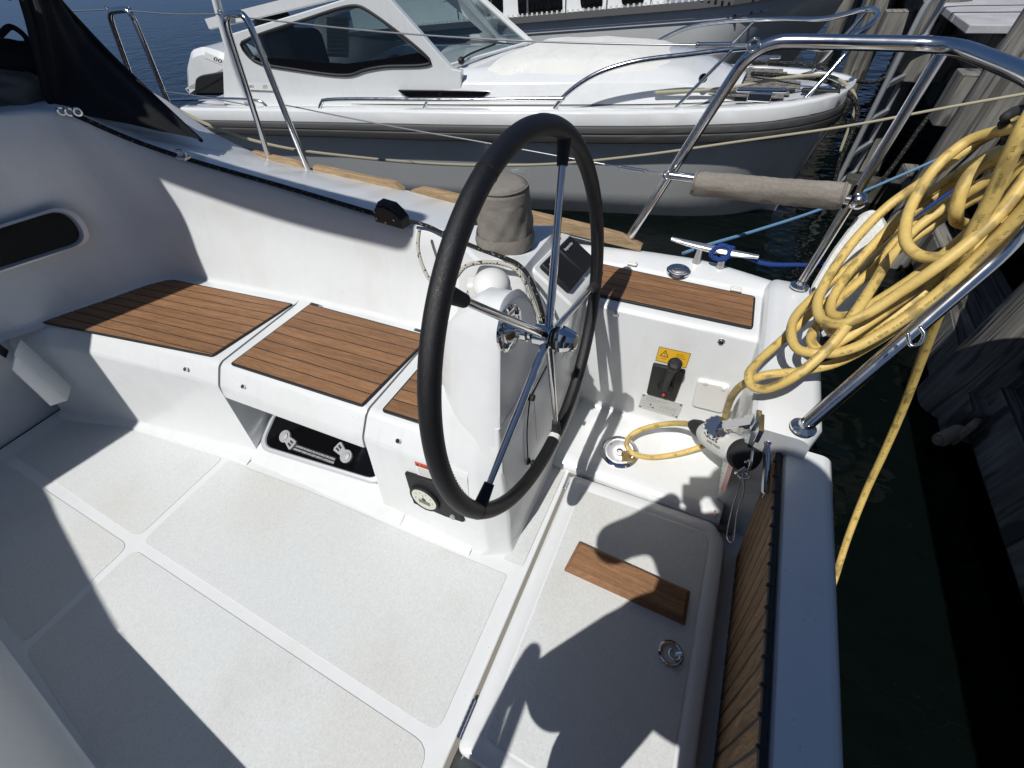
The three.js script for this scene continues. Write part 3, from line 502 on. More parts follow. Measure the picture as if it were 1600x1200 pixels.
// fold-down transom: teak slats on the inner face, white top
{
  const xt = (y) => 0.302 + 0.16 * (0.55 - y);
  const tr = mesh('transom_door', loft([-0.815, -0.811, 0.93].map((z, i) => fillet([V(0.47, -0.45, z), V(xt(-0.3) + 0.012, -0.3, z), V(xt(0.55) + 0.014, 0.545, z), V(xt(0.55) + 0.018, 0.5505, z), V(0.405, 0.5505, z), V(0.425, 0.535, z), V(0.50, -0.2, z)].map((p) => i ? p : p.clone().lerp(V(0.40, 0.2, z), 0.02)), [0.01, 0.01, 0.003, 0.003, 0.012, 0.012, 0.01], 4, true)), { closed: true, cap: true, crease: 0.9 }), M.gel, boat, 'white fold-down transom with teak slats on its inner face');
  const pit = 0.0445; let k = 0;
  for (let z = -0.80; z < 0.75; z += pit) {
    const a = z + 0.0034, b = z + pit - 0.0034, f = (y, zz, o = 0) => V(xt(y) - 0.002 + o, y, zz);
    const g = slab([f(0.535, a), f(0.535, b), f(-0.12, b), f(-0.12, a)], V(0.012, 0, 0), 0.001); const uv = g.attributes.uv, ps = g.attributes.position, ou = rr(0, 3), ov = rr(0, 3); for (let i = 0; i < uv.count; i++) uv.setXY(i, ps.getY(i) + ou, ps.getZ(i) + ov);
    mesh('slat', g, M.teakGrey[Math.floor(rnd() * 4)], tr); k++;
  }
  mesh('caulk_sheet', slab([V(xt(0.542) - 0.0008, 0.542, -0.805), V(xt(0.542) - 0.0008, 0.542, 0.77), V(xt(-0.13) - 0.0008, -0.13, 0.77), V(xt(-0.13) - 0.0008, -0.13, -0.805)], V(0.01, 0, 0), 0.001), M.caulk, tr);
  const nub = []; for (let z = -0.80; z < 0.75; z += pit) nub.push(rbox(0.012, 0.010, 0.006, 0.002, V(xt(0.55) - 0.001, 0.546, z)));
  mesh('edge_strip', [rbox(0.010, 0.012, 1.58, 0.002, V(xt(0.55) + 0.003, 0.543, -0.02)), ...nub], M.rubber, tr);
}
// gas strut, latch and wire between quarter and transom
{
  const t = thing('transom_latch', 'steel snap latch and wire strop at the starboard end of the transom', 'latch');
  const a = onY(1200, 690, 0.585), b = onY(1196, 768, 0.50);
  mesh('cylinder', [cyl(a.clone().lerp(b, 0.22), b, 0.0085, 0.0085, 16), cyl(a, a.clone().lerp(b, 0.25), 0.0055, 0.0055, 12), ball(a, 0.009), ball(b, 0.0085)], M.chrome, t);
  mesh('tip', cyl(b, b.clone().add(V(0, -0.012, 0.012)), 0.003, 0.002, 8), M.steel, t);
  const c = onX(1172, 722, 0.245); mesh('bracket', [rbox(0.006, 0.05, 0.035, 0.002, c, rotXYZ(0, 0, 0.15)), ball(c.clone().add(V(-0.006, 0.014, 0.008)), 0.004, 8), ball(c.clone().add(V(-0.006, -0.014, -0.008)), 0.004, 8)], M.steel, t);
  const d = c.clone().add(V(-0.012, -0.03, 0.01)); mesh('shackle', [new THREE.TorusGeometry(0.014, 0.0028, 8, 20).applyMatrix4(rotXYZ(0.4, 1.0, 0)).translate(d.x, d.y, d.z), new THREE.TorusGeometry(0.012, 0.0025, 8, 20).applyMatrix4(rotXYZ(1.3, 0.2, 0)).translate(d.x + 0.012, d.y - 0.008, d.z + 0.006), cyl(d.clone().add(V(-0.01, 0, 0.012)), d.clone().add(V(0.02, 0.006, -0.012)), 0.003, 0.003, 8)], M.steel, t);
  mesh('wire', [tube([d, onX(1155, 760, 0.27), onX(1143, 800, 0.29), onX(1136, 838, 0.30), onX(1146, 845, 0.30), onX(1152, 800, 0.29), onX(1163, 765, 0.27), d.clone().add(V(0.006, 0, 0))], 0.0018, { rad: 6, seg: 60 })], M.wire, t);
}
// ---------------------------------------------------------------- pedestal and console
const WC = V(-0.2933, 0.805, -0.697), WN = V(0.996, 0.0866, 0.0176).normalize(), FC = WC.clone().addScaledVector(WN, -0.085);
const ax = (y) => FC.x - 0.087 * (y - FC.y);   // x of the aft face at height y
{
  const rings = [[0.0, -0.66, -0.42, -0.405, -0.418, -0.305, -0.470], [0.03, -0.64, -0.435, -0.378, -0.437, -0.316, -0.486], [0.20, -0.63, -0.46, -0.392, -0.462, ax(0.2) + 0.006, -0.504], [0.375, -0.62, -0.495, -0.415, -0.496, ax(0.375), -0.53], [0.49, -0.61, -0.56, -0.44, -0.556, ax(0.49), -0.548], [0.56, -0.585, -0.62, -0.45, -0.60, ax(0.56), -0.562]]
    .map(([y, x0, z0, x1, z1, x2, z2]) => fillet([V(x0, y, -1.16), V(x0, y, z0), V(x1, y, z1), V(x2, y, z2), V(ax(y) + 0.012, y, -1.17)], [0.01, 0.03, 0.012, 0.012, 0.01], 4, true));
  mesh('pedestal_base', loft(rings, { closed: true, cap: true, crease: 0.8 }), M.gel, boat, 'white moulded helm console base');
  // column: arch-shaped section swept forward
  const sec = (k, dx, dy) => fillet([V(0, 0.40, -0.53 - 0.02 * k), V(0, 0.56, -0.566 - 0.02 * k), V(0, 0.80, -0.652 - k * 0.02), V(0, 0.874 - k * 0.05, -0.690 - k * 0.01), V(0, 0.868 - k * 0.05, -0.765), V(0, 0.79 - k * 0.03, -0.835), V(0, 0.66, -0.868), V(0, 0.40, -0.90)], [0, 0.05, 0.03, 0.035, 0.04, 0.05, 0.05, 0], 5).map((p) => V(ax(p.y) + dx, p.y + dy, p.z));
  mesh('pedestal_column', loft([sec(0.5, -0.0005, -0.006), sec(0.25, 0, -0.002), sec(0, -0.007, 0), sec(0.1, -0.07, 0), sec(0.9, -0.135, -0.01), sec(1.6, -0.19, -0.05), sec(2.5, -0.235, -0.16)], { crease: 0.8 }), M.gel, boat, 'white steering pedestal column');
  // close the aft face of the column
  const f = sec(0.3, -0.0002, -0.003); mesh('pedestal_face', slab(f, V(-0.02, 0, 0), 0.002), M.gel, boat);
  // white dome of the compass hood in front of the column
  const dc = onX(768, 446, -0.50); mesh('compass_dome', new THREE.SphereGeometry(0.052, 32, 20).scale(1.0, 0.85, 1.05).translate(dc.x, dc.y, dc.z), M.whitePlastic, boat, 'white dome on the pedestal');
  mesh('dome_base', [rbox(0.05, 0.05, 0.05, 0.012, onX(744, 449, -0.55), rotXYZ(0, 0.4, 0)), lathe([[0.055, -0.05], [0.056, -0.02], [0.05, 0]], dc)], M.whitePlastic, boat);
  // outboard console behind: winch platform and sloping instrument face
  const T = [onY(722, 385, 0.795), onY(747, 411, 0.795), onY(795, 404, 0.795), onY(815, 420, 0.79), V(-0.465, 0.785, -1.04), V(-0.465, 0.782, -1.17), V(-0.465, 0.78, -1.27), V(-0.75, 0.785, -1.16)];
  const B = [V(-0.74, 0.44, -0.94), V(-0.60, 0.44, -0.90), V(-0.52, 0.44, -0.93), V(-0.42, 0.44, -0.93), V(-0.34, 0.44, -0.95), V(-0.32, 0.50, -1.17), V(-0.40, 0.50, -1.30), V(-0.75, 0.50, -1.2)];
  mesh('winch_console', loft([fillet(B, 0.015, 4, true), fillet(B.map((p, i) => p.clone().lerp(T[i], 0.9)), 0.015, 4, true), fillet(T.map((p, i) => p.clone().lerp(B[i], 0.012)), 0.015, 4, true), fillet(insetRing(T, 0.012), 0.015, 4, true)], { closed: true, cap: true, crease: 0.7 }), M.gel, boat, 'white console carrying the winch');
  // sloping instrument block
  const cn = V(0.6, 0.8, 0), iO = onY(884, 418, 0.71);
  const ib = (u, v, h) => onP(u, v, iO, cn).addScaledVector(cn, h);
  { const O1 = ib(886, 373, 0), u1 = ib(926, 411, 0).sub(O1), v1 = ib(842, 417, 0).sub(O1), q = (a, b) => O1.clone().addScaledVector(u1, a).addScaledVector(v1, b);
    mesh('instrument_block', slab(fillet([q(-0.14, -0.12), q(1.35, -0.12), q(1.35, 1.14), q(-0.14, 1.14)], 0.02, 4, true), V(-0.03, -0.40, 0), 0.008), M.gel, boat, 'white sloping block under the instrument cover'); }
  const cov = thing('instrument_cover', 'black ribbed plastic sun cover over the helm instruments', 'cover');
  const C4 = [[886, 373], [926, 411], [884, 463], [842, 417]], O = ib(886, 373, 0), eu = ib(926, 411, 0).sub(O), ev = ib(842, 417, 0).sub(O), cp = (a, b, h) => O.clone().addScaledVector(eu, a).addScaledVector(ev, b).addScaledVector(cn, h);
  const rect = (a0, a1, b0, b1, h, r) => fillet([cp(a0, b0, h), cp(a1, b0, h), cp(a1, b1, h), cp(a0, b1, h)], r, 4, true);
  for (const [b0, b1] of [[0.0, 0.5], [0.52, 1.03]]) mesh('hood', slab(rect(0, 1, b0, b1, 0.020, 0.010), cn.clone().multiplyScalar(-0.016), 0.004), M.plastic, cov);
  const ribs = []; for (const [b0, b1] of [[0.0, 0.5], [0.52, 1.03]]) for (let i = 0; i < 13; i++) { const a = 0.30 + i * 0.051, p = []; for (let j = 0; j <= 8; j++) p.push(cp(a + 0.03 * Math.sin(j / 8 * 6), lerp(b0 + 0.05, b1 - 0.05, j / 8), 0.0198)); ribs.push(tube(p, 0.0011, { rad: 5, seg: 16 })); }
  mesh('ribs', ribs, M.plastic, cov);
  const lt = canvasTex(256, 64, (x, w, h) => { x.fillStyle = '#0a0a0b'; x.fillRect(0, 0, w, h); x.fillStyle = '#d8dadd'; x.font = 'bold 46px sans-serif'; x.textAlign = 'center'; x.fillText('Raymarine', w / 2, 47, w - 8); });
  const quad = (a, b, c, d) => { const g = new THREE.BufferGeometry(); g.setAttribute('position', new THREE.Float32BufferAttribute([a, b, c, d].flatMap((p) => [p.x, p.y, p.z]), 3)); g.setAttribute('uv', new THREE.Float32BufferAttribute([0, 0, 1, 0, 1, 1, 0, 1], 2)); g.setIndex([0, 1, 2, 0, 2, 3]); g.computeVertexNormals(); return g; };
  mesh('name_print', quad(cp(0.26, 0.42, 0.0206), cp(0.26, 0.12, 0.0206), cp(0.10, 0.12, 0.0206), cp(0.10, 0.42, 0.0206)), std({ map: lt, roughness: 0.4 }), cov);
  mesh('name_print', quad(cp(0.26, 0.94, 0.0206), cp(0.26, 0.64, 0.0206), cp(0.10, 0.64, 0.0206), cp(0.10, 0.94, 0.0206)), std({ map: lt, roughness: 0.4 }), cov);
  globalThis.quadGeo = quad;
}
// ---------------------------------------------------------------- steering wheel
function buildWheel(name, label, c, spokesAt) {
  const w = thing(name, label, 'steering wheel', 'twin helm wheels'); if (!name.includes('port')) delete w.userData.group;
  const up = V(0, 1, 0).addScaledVector(WN, -WN.y).normalize(), rt = up.clone().cross(WN).normalize();
  const at = (r, a, h = 0) => c.clone().addScaledVector(rt, r * Math.cos(a)).addScaledVector(up, r * Math.sin(a)).addScaledVector(WN, h);
  const R = 0.42, rim = [], seg = 160;
  for (let i = 0; i < seg; i++) rim.push(at(R, i / seg * 6.2832));
  mesh('rim', tube(rim, 0.0185, { rad: 20, seg: 220, closed: true }), M.leather, w, 'black leather wrapped rim');
  for (const a of [0.35, 1.86, 3.62, 4.9, 5.9]) { const p = at(R, a), t = at(R, a + 0.004).sub(p).normalize(); mesh('seam', lathe([[0.0184, -0.0012], [0.0192, -0.0006], [0.0192, 0.0006], [0.0184, 0.0012]], p, t, 24), M.leather, w); }
  const st = []; for (let i = 0; i < 260; i++) { const a = i / 260 * 6.2832, p = at(R - 0.0175, a, 0.007); const t = at(R, a + 0.01).sub(at(R, a)).normalize(); st.push(box(0.0014, 0.0042, 0.0014, p, new THREE.Matrix4().makeRotationFromQuaternion(quatTo(t.clone().add(at(R, a).sub(c).normalize().multiplyScalar(0.6)))))); }
  mesh('stitching', st, M.thread, w);
  const hub0 = 0.020;
  for (const a of spokesAt) {
    const o = at(R - 0.013, a), i = at(0.018, a, hub0), m = at(R - 0.055, a, hub0 * 0.12);
    mesh('spoke', [cyl(i, m, 0.0105, 0.0075, 16)], M.chrome, w); mesh('spoke_boss', [cyl(m.clone().lerp(i, 0.02), o, 0.0115, 0.0150, 16), ball(m, 0.0105, 10)], M.rubber, w);
  }
  mesh('hub', [lathe([[0.019, -0.02], [0.026, -0.018], [0.026, 0.022], [0.022, 0.026], [0.022, 0.03]], at(0, 0, 0.008), WN, 28), lathe([[0.016, -0.08], [0.016, -0.02]], at(0, 0, 0.0), WN, 24), lathe([[0.018, -0.045], [0.022, -0.043], [0.022, -0.030], [0.018, -0.028]], at(0, 0, 0), WN, 24)], M.chrome, w);
  mesh('hub_gasket', lathe([[0.02, 0.036], [0.0275, 0.037], [0.0275, 0.048], [0.02, 0.049]], at(0, 0, 0), WN, 28), M.plastic, w);
  const kn = mesh('hub_knob', lathe([[0.020, 0.049], [0.030, 0.050], [0.032, 0.056], [0.031, 0.062], [0.028, 0.070], [0.022, 0.084], [0.018, 0.089], [0.0145, 0.088]], at(0, 0, 0), WN, 12, 0.4), M.chrome, w);
  mesh('hub_badge', lathe([[0.0145, 0.0885], [0, 0.0890]], at(0, 0, 0), WN, 20), std({ color: lin(0.20, 0.12, 0.03), roughness: 0.35, metalness: 0.5 }), w);
  const fl = mesh('flange', lathe([[0.060, 0], [0.060, 0.006], [0.055, 0.009], [0.034, 0.010], [0.026, 0.020], [0.018, 0.026]], at(0, 0, -0.0845), WN, 32), M.chrome, w);
  for (let k = 0; k < 4; k++) mesh('flange_bolt', lathe([[0.007, 0], [0.007, 0.006], [0, 0.0065]], at(0.045, k * 1.5708 + 0.5, -0.075), WN, 6, 0.2), M.chrome, w);
  return w;
}
{
  const up = V(0, 1, 0).addScaledVector(WN, -WN.y).normalize(), rt = up.clone().cross(WN).normalize();
  const ang = (u, v) => { const p = onP(u, v, WC, WN).sub(WC); return Math.atan2(p.dot(up), p.dot(rt)); };
  const sp = [[881, 222], [936, 440], [871, 682], [752, 786], [690, 455]].map(([u, v]) => ang(u, v));
  const w = buildWheel('steering_wheel', 'black leather wheel with five chrome spokes in front of the pedestal', WC, sp);
  const a = ang(866, 684), p = WC.clone().addScaledVector(rt, 0.42 * Math.cos(a)).addScaledVector(up, 0.42 * Math.sin(a)), p2 = WC.clone().addScaledVector(rt, 0.42 * Math.cos(a + 0.01)).addScaledVector(up, 0.42 * Math.sin(a + 0.01));
  mesh('tape_band', lathe([[0.0188, -0.008], [0.0196, -0.007], [0.0196, 0.007], [0.0188, 0.008]], p, p2.sub(p), 24), M.whiteVinyl, w);
  buildWheel('steering_wheel', 'black leather wheel on the port side of the cockpit', V(-0.2933, 0.805, 0.817), sp.map((x) => x + 0.3));
  used.pw = 1;
}
// locker panel, shock cords and knobs on the aft face of the pedestal
{
  const pf = (u, v, h = 0.002) => onP(u, v, FC, WN).addScaledVector(WN, h);
  const out = [[822, 618], [900, 470], [905, 600], [836, 725]];
  const knob = (u, v) => mesh('cord_knob', lathe([[0.012, 0], [0.012, 0.004], [0.006, 0.006], [0.006, 0.012], [0.011, 0.014], [0.010, 0.020], [0, 0.021]], pf(u, v, 0.004), WN, 14), M.rubber, boat);
  for (const [u, v] of [[823, 619], [823, 720], [897, 497], [893, 585]]) knob(u, v);
  mesh('shock_cord', [tube([pf(822, 622, 0.012), pf(819, 670, 0.010), pf(820, 724, 0.012)], 0.0022, { rad: 6 }), tube([pf(825, 616, 0.012), pf(852, 565, 0.012), pf(896, 499, 0.014)], 0.0022, { rad: 6 })], M.rubber, boat);
  mesh('locker_door', slab(fillet([[832, 612], [890, 512], [888, 590], [838, 712]].map(([u, v]) => pf(u, v, 0.005)), 0.015, 4, true), WN.clone().multiplyScalar(-0.01), 0.002), M.gel, boat);
  for (const [u, v] of [[803, 757], [809, 782]]) mesh('bolt', lathe([[0.006, 0], [0.006, 0.003], [0, 0.004]], pf(u, v, 0.004), WN, 12), M.steel, boat);
}
// ---------------------------------------------------------------- fittings on the lever wall
const wlN = V(0, -0.0951, 0.9955), wlO = V(0, 0.058, -1.170), wl = (u, v, h = 0) => onP(u, v, wlO, wlN).addScaledVector(wlN, h);
const qdN = V(-0.9918, -0.128, 0), qdO = V(0.285, 0.05, -0.9), qd = (u, v, h = 0) => onP(u, v, qdO, qdN).addScaledVector(qdN, h);
{
  const t = thing('throttle_control', 'black engine throttle lever on a square plate on the lever wall', 'throttle');
  mesh('plate', slab(fillet([[1021, 566], [1072, 577], [1055, 624], [1011, 612]].map(([u, v]) => wl(u, v, 0.012)), 0.008, 4, true), wlN.clone().multiplyScalar(-0.012), 0.003), M.plastic, t);
  const pv = wl(1041, 601, 0.012), kb = wl(1061, 546, 0.075);
  mesh('boss', lathe([[0.028, 0], [0.027, 0.006], [0.022, 0.014], [0.016, 0.020], [0, 0.021]], pv, wlN, 28), M.plastic, t);
  const ar = [pv.clone().addScaledVector(wlN, 0.018), wl(1047, 580, 0.042), wl(1055, 560, 0.062), kb];
  const c = new THREE.CatmullRomCurve3(ar), rings = []; for (let i = 0; i <= 12; i++) { const k = i / 12, p = c.getPoint(k), tg = c.getTangent(k), sx = V(1, 0, 0).addScaledVector(tg, -tg.x).normalize(), sy = tg.clone().cross(sx), w = lerp(0.011, 0.013, k), h = lerp(0.007, 0.010, k); const r = []; for (let j = 0; j < 12; j++) { const a = j / 12 * 6.2832; r.push(p.clone().addScaledVector(sx, w * Math.cos(a)).addScaledVector(sy, h * Math.sin(a))); } rings.push(r); }
  mesh('lever', loft(rings, { closed: true, cap: true }), M.plastic, t);
  const ld = kb.clone().sub(ar[2]).normalize(); mesh('knob', lathe([[0.012, -0.03], [0.017, -0.02], [0.0215, 0.0], [0.022, 0.012], [0.019, 0.018], [0.012, 0.020], [0, 0.0205]], kb.clone().addScaledVector(ld, 0.004), ld, 28, 1.0).scale(1, 1, 1), M.plastic, t);
  const rb = wl(1040, 606, 0.034); mesh('button', ball(rb, 0.006, 12), M.red, t);
  // printed plates and stickers
  const cv = (w, h, d) => std({ map: canvasTex(w, h, d), roughness: 0.45 });
  const Q = (px, h, f = wl) => { const p = px.map(([u, v]) => f(u, v, h)); return quadGeo(p[3], p[2], p[1], p[0]); };   // px: top-left, top-right, bottom-right, bottom-left
  mesh('warning_sticker', Q([[1030, 541], [1080, 552], [1072, 575], [1024, 563]], 0.0012), cv(256, 128, (x, w, h) => { x.fillStyle = '#e8b51c'; x.fillRect(0, 0, w, h); x.strokeStyle = '#222'; x.lineWidth = 3; x.strokeRect(2, 2, w - 4, h - 4); x.beginPath(); x.moveTo(60, 22); x.lineTo(92, 74); x.lineTo(28, 74); x.closePath(); x.lineWidth = 6; x.stroke(); x.fillStyle = '#222'; x.fillRect(58, 38, 5, 20); x.fillRect(58, 62, 5, 5); x.font = '12px sans-serif'; x.fillText('DANGER', 38, 98); x.font = '11px sans-serif'; for (let i = 0; i < 6; i++) x.fillRect(150, 30 + i * 14, 60 + 25 * ((i * 7) % 3) / 2, 3); }), boat, 'yellow warning sticker behind the throttle lever');
  const pl = mesh('builder_plate', slab([[1004, 614], [1068, 631], [1059, 654], [997, 636]].map(([u, v]) => wl(u, v, 0.0015)), wlN.clone().multiplyScalar(-0.0015), 0.0003), M.alu, boat, 'metal builder plate with printed table under the throttle');
  mesh('print', Q([[1004.5, 614.6], [1067.4, 631.2], [1058.6, 653.4], [997.6, 635.6]], 0.002), cv(512, 200, (x, w, h) => { x.fillStyle = '#b9bab6'; x.fillRect(0, 0, w, h); x.fillStyle = '#2a2a2a'; for (const [a, b] of [[20, 18], [492, 18], [20, 182], [492, 182]]) { x.beginPath(); x.arc(a, b, 12, 0, 7); x.fill(); } x.font = 'bold 20px sans-serif'; x.fillText('CE', 430, 180); x.font = '14px sans-serif'; for (let i = 0; i < 5; i++) { x.globalAlpha = 0.7; x.fillRect(60 + (i % 2) * 150, 22 + i * 10, 120 + 30 * (i % 3), 3); } x.globalAlpha = 1; x.strokeStyle = '#444'; x.lineWidth = 2; for (let i = 0; i < 5; i++) { x.beginPath(); x.moveTo(270 + i * 48, 84); x.lineTo(270 + i * 48, 160); x.stroke(); } for (let j = 0; j < 3; j++) { x.beginPath(); x.moveTo(30, 84 + j * 36); x.lineTo(464, 84 + j * 36); x.stroke(); } x.font = 'bold 22px sans-serif'; 'ABCD'.split('').forEach((c, i) => x.fillText(c, 286 + i * 48, 110)); x.beginPath(); x.moveTo(140, 96); x.lineTo(152, 116); x.lineTo(128, 116); x.fill(); x.fillRect(136, 116, 8, 26); x.beginPath(); x.ellipse(180, 150, 16, 8, 0, 0, 7); x.fill(); }), pl);
  // white socket cover
  const sc = mesh('socket_cover', slab(fillet([[1090, 590], [1142, 601], [1130, 642], [1081, 630]].map(([u, v]) => wl(u, v, 0.014)), 0.016, 5, true), wlN.clone().multiplyScalar(-0.014), 0.004), M.whitePlastic, boat, 'white square socket cover on the lever wall');
  mesh('hinge_lug', [rbox(0.012, 0.012, 0.008, 0.002, wl(1104, 593, 0.016)), rbox(0.012, 0.012, 0.008, 0.002, wl(1132, 602, 0.016))], M.whitePlastic, sc);
  for (const [u, v] of [[962, 491], [1127, 533]]) mesh('bolt', lathe([[0.011, 0], [0.011, 0.002], [0.007, 0.004], [0.007, 0.007], [0, 0.0075]], wl(u, v, 0), wlN, 16), M.steel, boat);
  // shower box on the quarter, notices
  const sh = qd(1152, 628, 0.0), sb = mesh('shower_box', lathe([[0.062, 0], [0.062, 0.008], [0.056, 0.012], [0.046, 0.010], [0.044, 0.006], [0.020, 0.008], [0.018, 0.011]], sh, qdN, 36), M.whitePlastic, boat, 'round white shower box on the stern corner');
  mesh('shower_lid', lathe([[0.018, 0.0105], [0.013, 0.012], [0.008, 0.007], [0, 0.007]], sh, qdN, 24), M.greyPlastic, sb);
  mesh('notice_sticker', Q([[1122, 695], [1152, 712], [1132, 772], [1108, 740]], 0.0012, qd), cv(128, 192, (x, w, h) => { x.fillStyle = '#d8d8d4'; x.fillRect(0, 0, w, h); x.fillStyle = '#b5402c'; x.fillRect(w - 16, 0, 16, h); x.fillStyle = '#7c7c7c'; for (let i = 0; i < 13; i++) x.fillRect(10, 14 + i * 13, 70 + (i * 37) % 26, 3); }), boat, 'white notice sticker with red edge below the shore power plug');
  mesh('fire_sticker', Q([[1105, 794], [1120, 799], [1117, 808], [1102, 803]], 0.0014, qd), cv(64, 48, (x, w, h) => { x.fillStyle = '#b31e1e'; x.fillRect(0, 0, w, h); x.fillStyle = '#eee'; x.fillRect(22, 8, 18, 32); x.fillStyle = '#b31e1e'; x.beginPath(); x.arc(31, 26, 6, 0, 7); x.fill(); }), boat, 'small red sticker at the foot of the stern corner');
  // engine panel on the bench riser
  const gN = V(0, 0.153, 0.988).normalize(), gO = V(0, 0.02, -0.437), gp = (u, v, h = 0) => onP(u, v, gO, gN).addScaledVector(gN, h);
  const ep = mesh('engine_panel', slab(fillet([[636, 734], [706, 757], [728, 811], [700, 802], [650, 781]].map(([u, v]) => gp(u, v, 0.016)), 0.004, 3, true), gN.clone().multiplyScalar(-0.02), 0.003), M.plastic, boat, 'black engine instrument panel with round dial on the bench riser');
  const dc = gp(669, 772, 0.016); mesh('bezel', lathe([[0.056, 0], [0.056, 0.008], [0.050, 0.012], [0.047, 0.009]], dc, gN, 40), M.plastic, ep);
  const dg = new THREE.CircleGeometry(0.0475, 40); dg.applyMatrix4(basis(V(1, 0, 0), gN.clone().cross(V(1, 0, 0)), gN)); dg.translate(dc.x + gN.x * 0.009, dc.y + gN.y * 0.009, dc.z + gN.z * 0.009);
  mesh('dial', dg, cv(256, 256, (x, w, h) => { x.fillStyle = '#cfd0c0'; x.fillRect(0, 0, w, h); x.fillStyle = '#2a2a2a'; x.font = 'bold 26px sans-serif'; x.textAlign = 'center'; for (let i = 0; i <= 5; i++) { const a = Math.PI * (1.05 - i * 0.22); x.fillText(String(i), 128 + 88 * Math.cos(a), 136 - 88 * Math.sin(a)); } x.fillStyle = '#6c6f66'; x.fillRect(70, 140, 120, 52); x.fillStyle = '#222'; x.beginPath(); x.arc(128, 128, 22, 0, 7); x.fill(); x.fillRect(122, 60, 5, 66); }), ep);
  mesh('key_switch', lathe([[0.010, 0], [0.010, 0.006], [0.005, 0.008], [0, 0.008]], gp(712, 801, 0.016), gN, 16), M.greyPlastic, ep);
  mesh('warning_sticker', Q([[649, 719], [690, 733], [694, 752], [654, 740]], 0.005, gp), cv(192, 96, (x, w, h) => { x.fillStyle = '#e6e6e2'; x.fillRect(0, 0, w, h); x.fillStyle = '#d8562c'; x.fillRect(0, 0, w, 30); x.fillStyle = '#1c1c1c'; x.font = 'bold 26px sans-serif'; x.beginPath(); x.moveTo(20, 4); x.lineTo(32, 25); x.lineTo(8, 25); x.fill(); x.fillText('WARNING', 40, 25); x.fillStyle = '#8a8a8a'; for (let i = 0; i < 6; i++) x.fillRect(12, 38 + i * 9, 120 + (i * 29) % 44, 3); }), boat, 'orange and white warning sticker above the engine panel');
}
// ---------------------------------------------------------------- winch cover, ropes on the console
{
  const p = onY(790, 378, 0.79), g = new THREE.CylinderGeometry(1, 1, 1, 72, 40, true), pos = g.attributes.position, prof = (t) => t < 0.06 ? 0.088 : lerp(0.088, 0.078, t);
  const H = 0.175; const nz = (a, t) => 0.003 * Math.sin(3 * a + 7 * t) * (1 - t) + 0.0025 * Math.sin(5 * a - 9 * t + 1) * Math.sin(t * 5) * (t < 0.8 ? 1 : 0) + 0.0015 * Math.sin(11 * a + 14 * t) * (1 - t);
  for (let i = 0; i < pos.count; i++) { const x = pos.getX(i), z = pos.getZ(i), t = pos.getY(i) + 0.5, a = Math.atan2(z, x); const k = t > 0.97 ? prof(t) - 0.003 : prof(t) + nz(a, t); pos.setXYZ(i, x * k, t * H, z * k); }
  g.translate(p.x, p.y, p.z); g.computeVertexNormals(); boxUV(g);
  const w = thing('winch_cover', 'taupe fabric cover over the winch beside the wheel', 'cover');
  mesh('skirt', g, M.taupe, w); const top = []; for (const [r, h] of [[0.075, 0.174], [0.073, 0.180], [0.055, 0.186], [0.02, 0.187], [0.001, 0.187]]) { const ring = []; for (let j = 0; j < 48; j++) { const a = j / 48 * 6.2832; ring.push(V(p.x + r * Math.cos(a), p.y + h + 0.0025 * Math.sin(2 * a) * (r > 0.03 ? 1 : 0), p.z + r * Math.sin(a))); } top.push(ring); }
  mesh('crown', loft(top, { closed: true, crease: 1.2 }), M.taupe, w);
  mesh('piping', new THREE.TorusGeometry(0.0765, 0.0022, 6, 60).rotateX(Math.PI / 2).translate(p.x, p.y + 0.1765, p.z), M.taupe, w);
  const band = []; for (let i = 0; i <= 40; i++) { const a = i / 40 * 6.2832 * 0.8 - 0.6, r = 0.092 + 0.002 * Math.sin(a * 4); band.push([V(p.x + r * Math.cos(a), p.y + 0.002, p.z + r * Math.sin(a)), V(p.x + (r + 0.003) * Math.cos(a), p.y + 0.022, p.z + (r + 0.003) * Math.sin(a)), V(p.x + (r - 0.003) * Math.cos(a), p.y + 0.045, p.z + (r - 0.003) * Math.sin(a))]); }
  mesh('hem', loft(band, { crease: 1 }), M.taupe, w);
  mesh('winch', lathe([[0.08, 0], [0.08, 0.015], [0.06, 0.02], [0.06, 0.14], [0.06, 0.15], [0, 0.15]], p), M.steel, boat);
  const T = (n, lab, cat, pts, r, m) => { const o = mesh(n, tube(pts, r, { rad: 8, seg: pts.length * 12 }), m); tag(o, lab, cat); return o; };
  T('black_rope', 'black control line running from the clutch past the winch cover', 'rope', [onY(642, 346, 0.815), onY(665, 352, 0.808), onY(700, 368, 0.805), onY(740, 385, 0.803), onY(775, 398, 0.803), onY(808, 412, 0.802), onY(826, 432, 0.79), onY(840, 465, 0.74), onY(852, 505, 0.66)], 0.0062, M.ropeBlack);
  T('white_rope', 'white flecked rope draped over the console behind the wheel', 'rope', [onY(655, 360, 0.81), onY(653, 385, 0.78), onY(660, 415, 0.74), onY(675, 440, 0.71), onY(705, 440, 0.74), onY(728, 416, 0.80), onY(745, 411, 0.805), onY(775, 410, 0.805), onY(805, 420, 0.802), onY(820, 440, 0.77), onY(835, 475, 0.70), onY(850, 515, 0.62)], 0.0062, M.ropeWhite);
  const lp = onX(722, 470, -0.55); mesh('lanyard', tube([onX(735, 445, -0.56), onX(727, 465, -0.56), onX(721, 490, -0.56), onX(725, 500, -0.56), onX(729, 485, -0.56), onX(730, 465, -0.56)], 0.0012, { rad: 5 }), M.ropeBlack, boat);
}
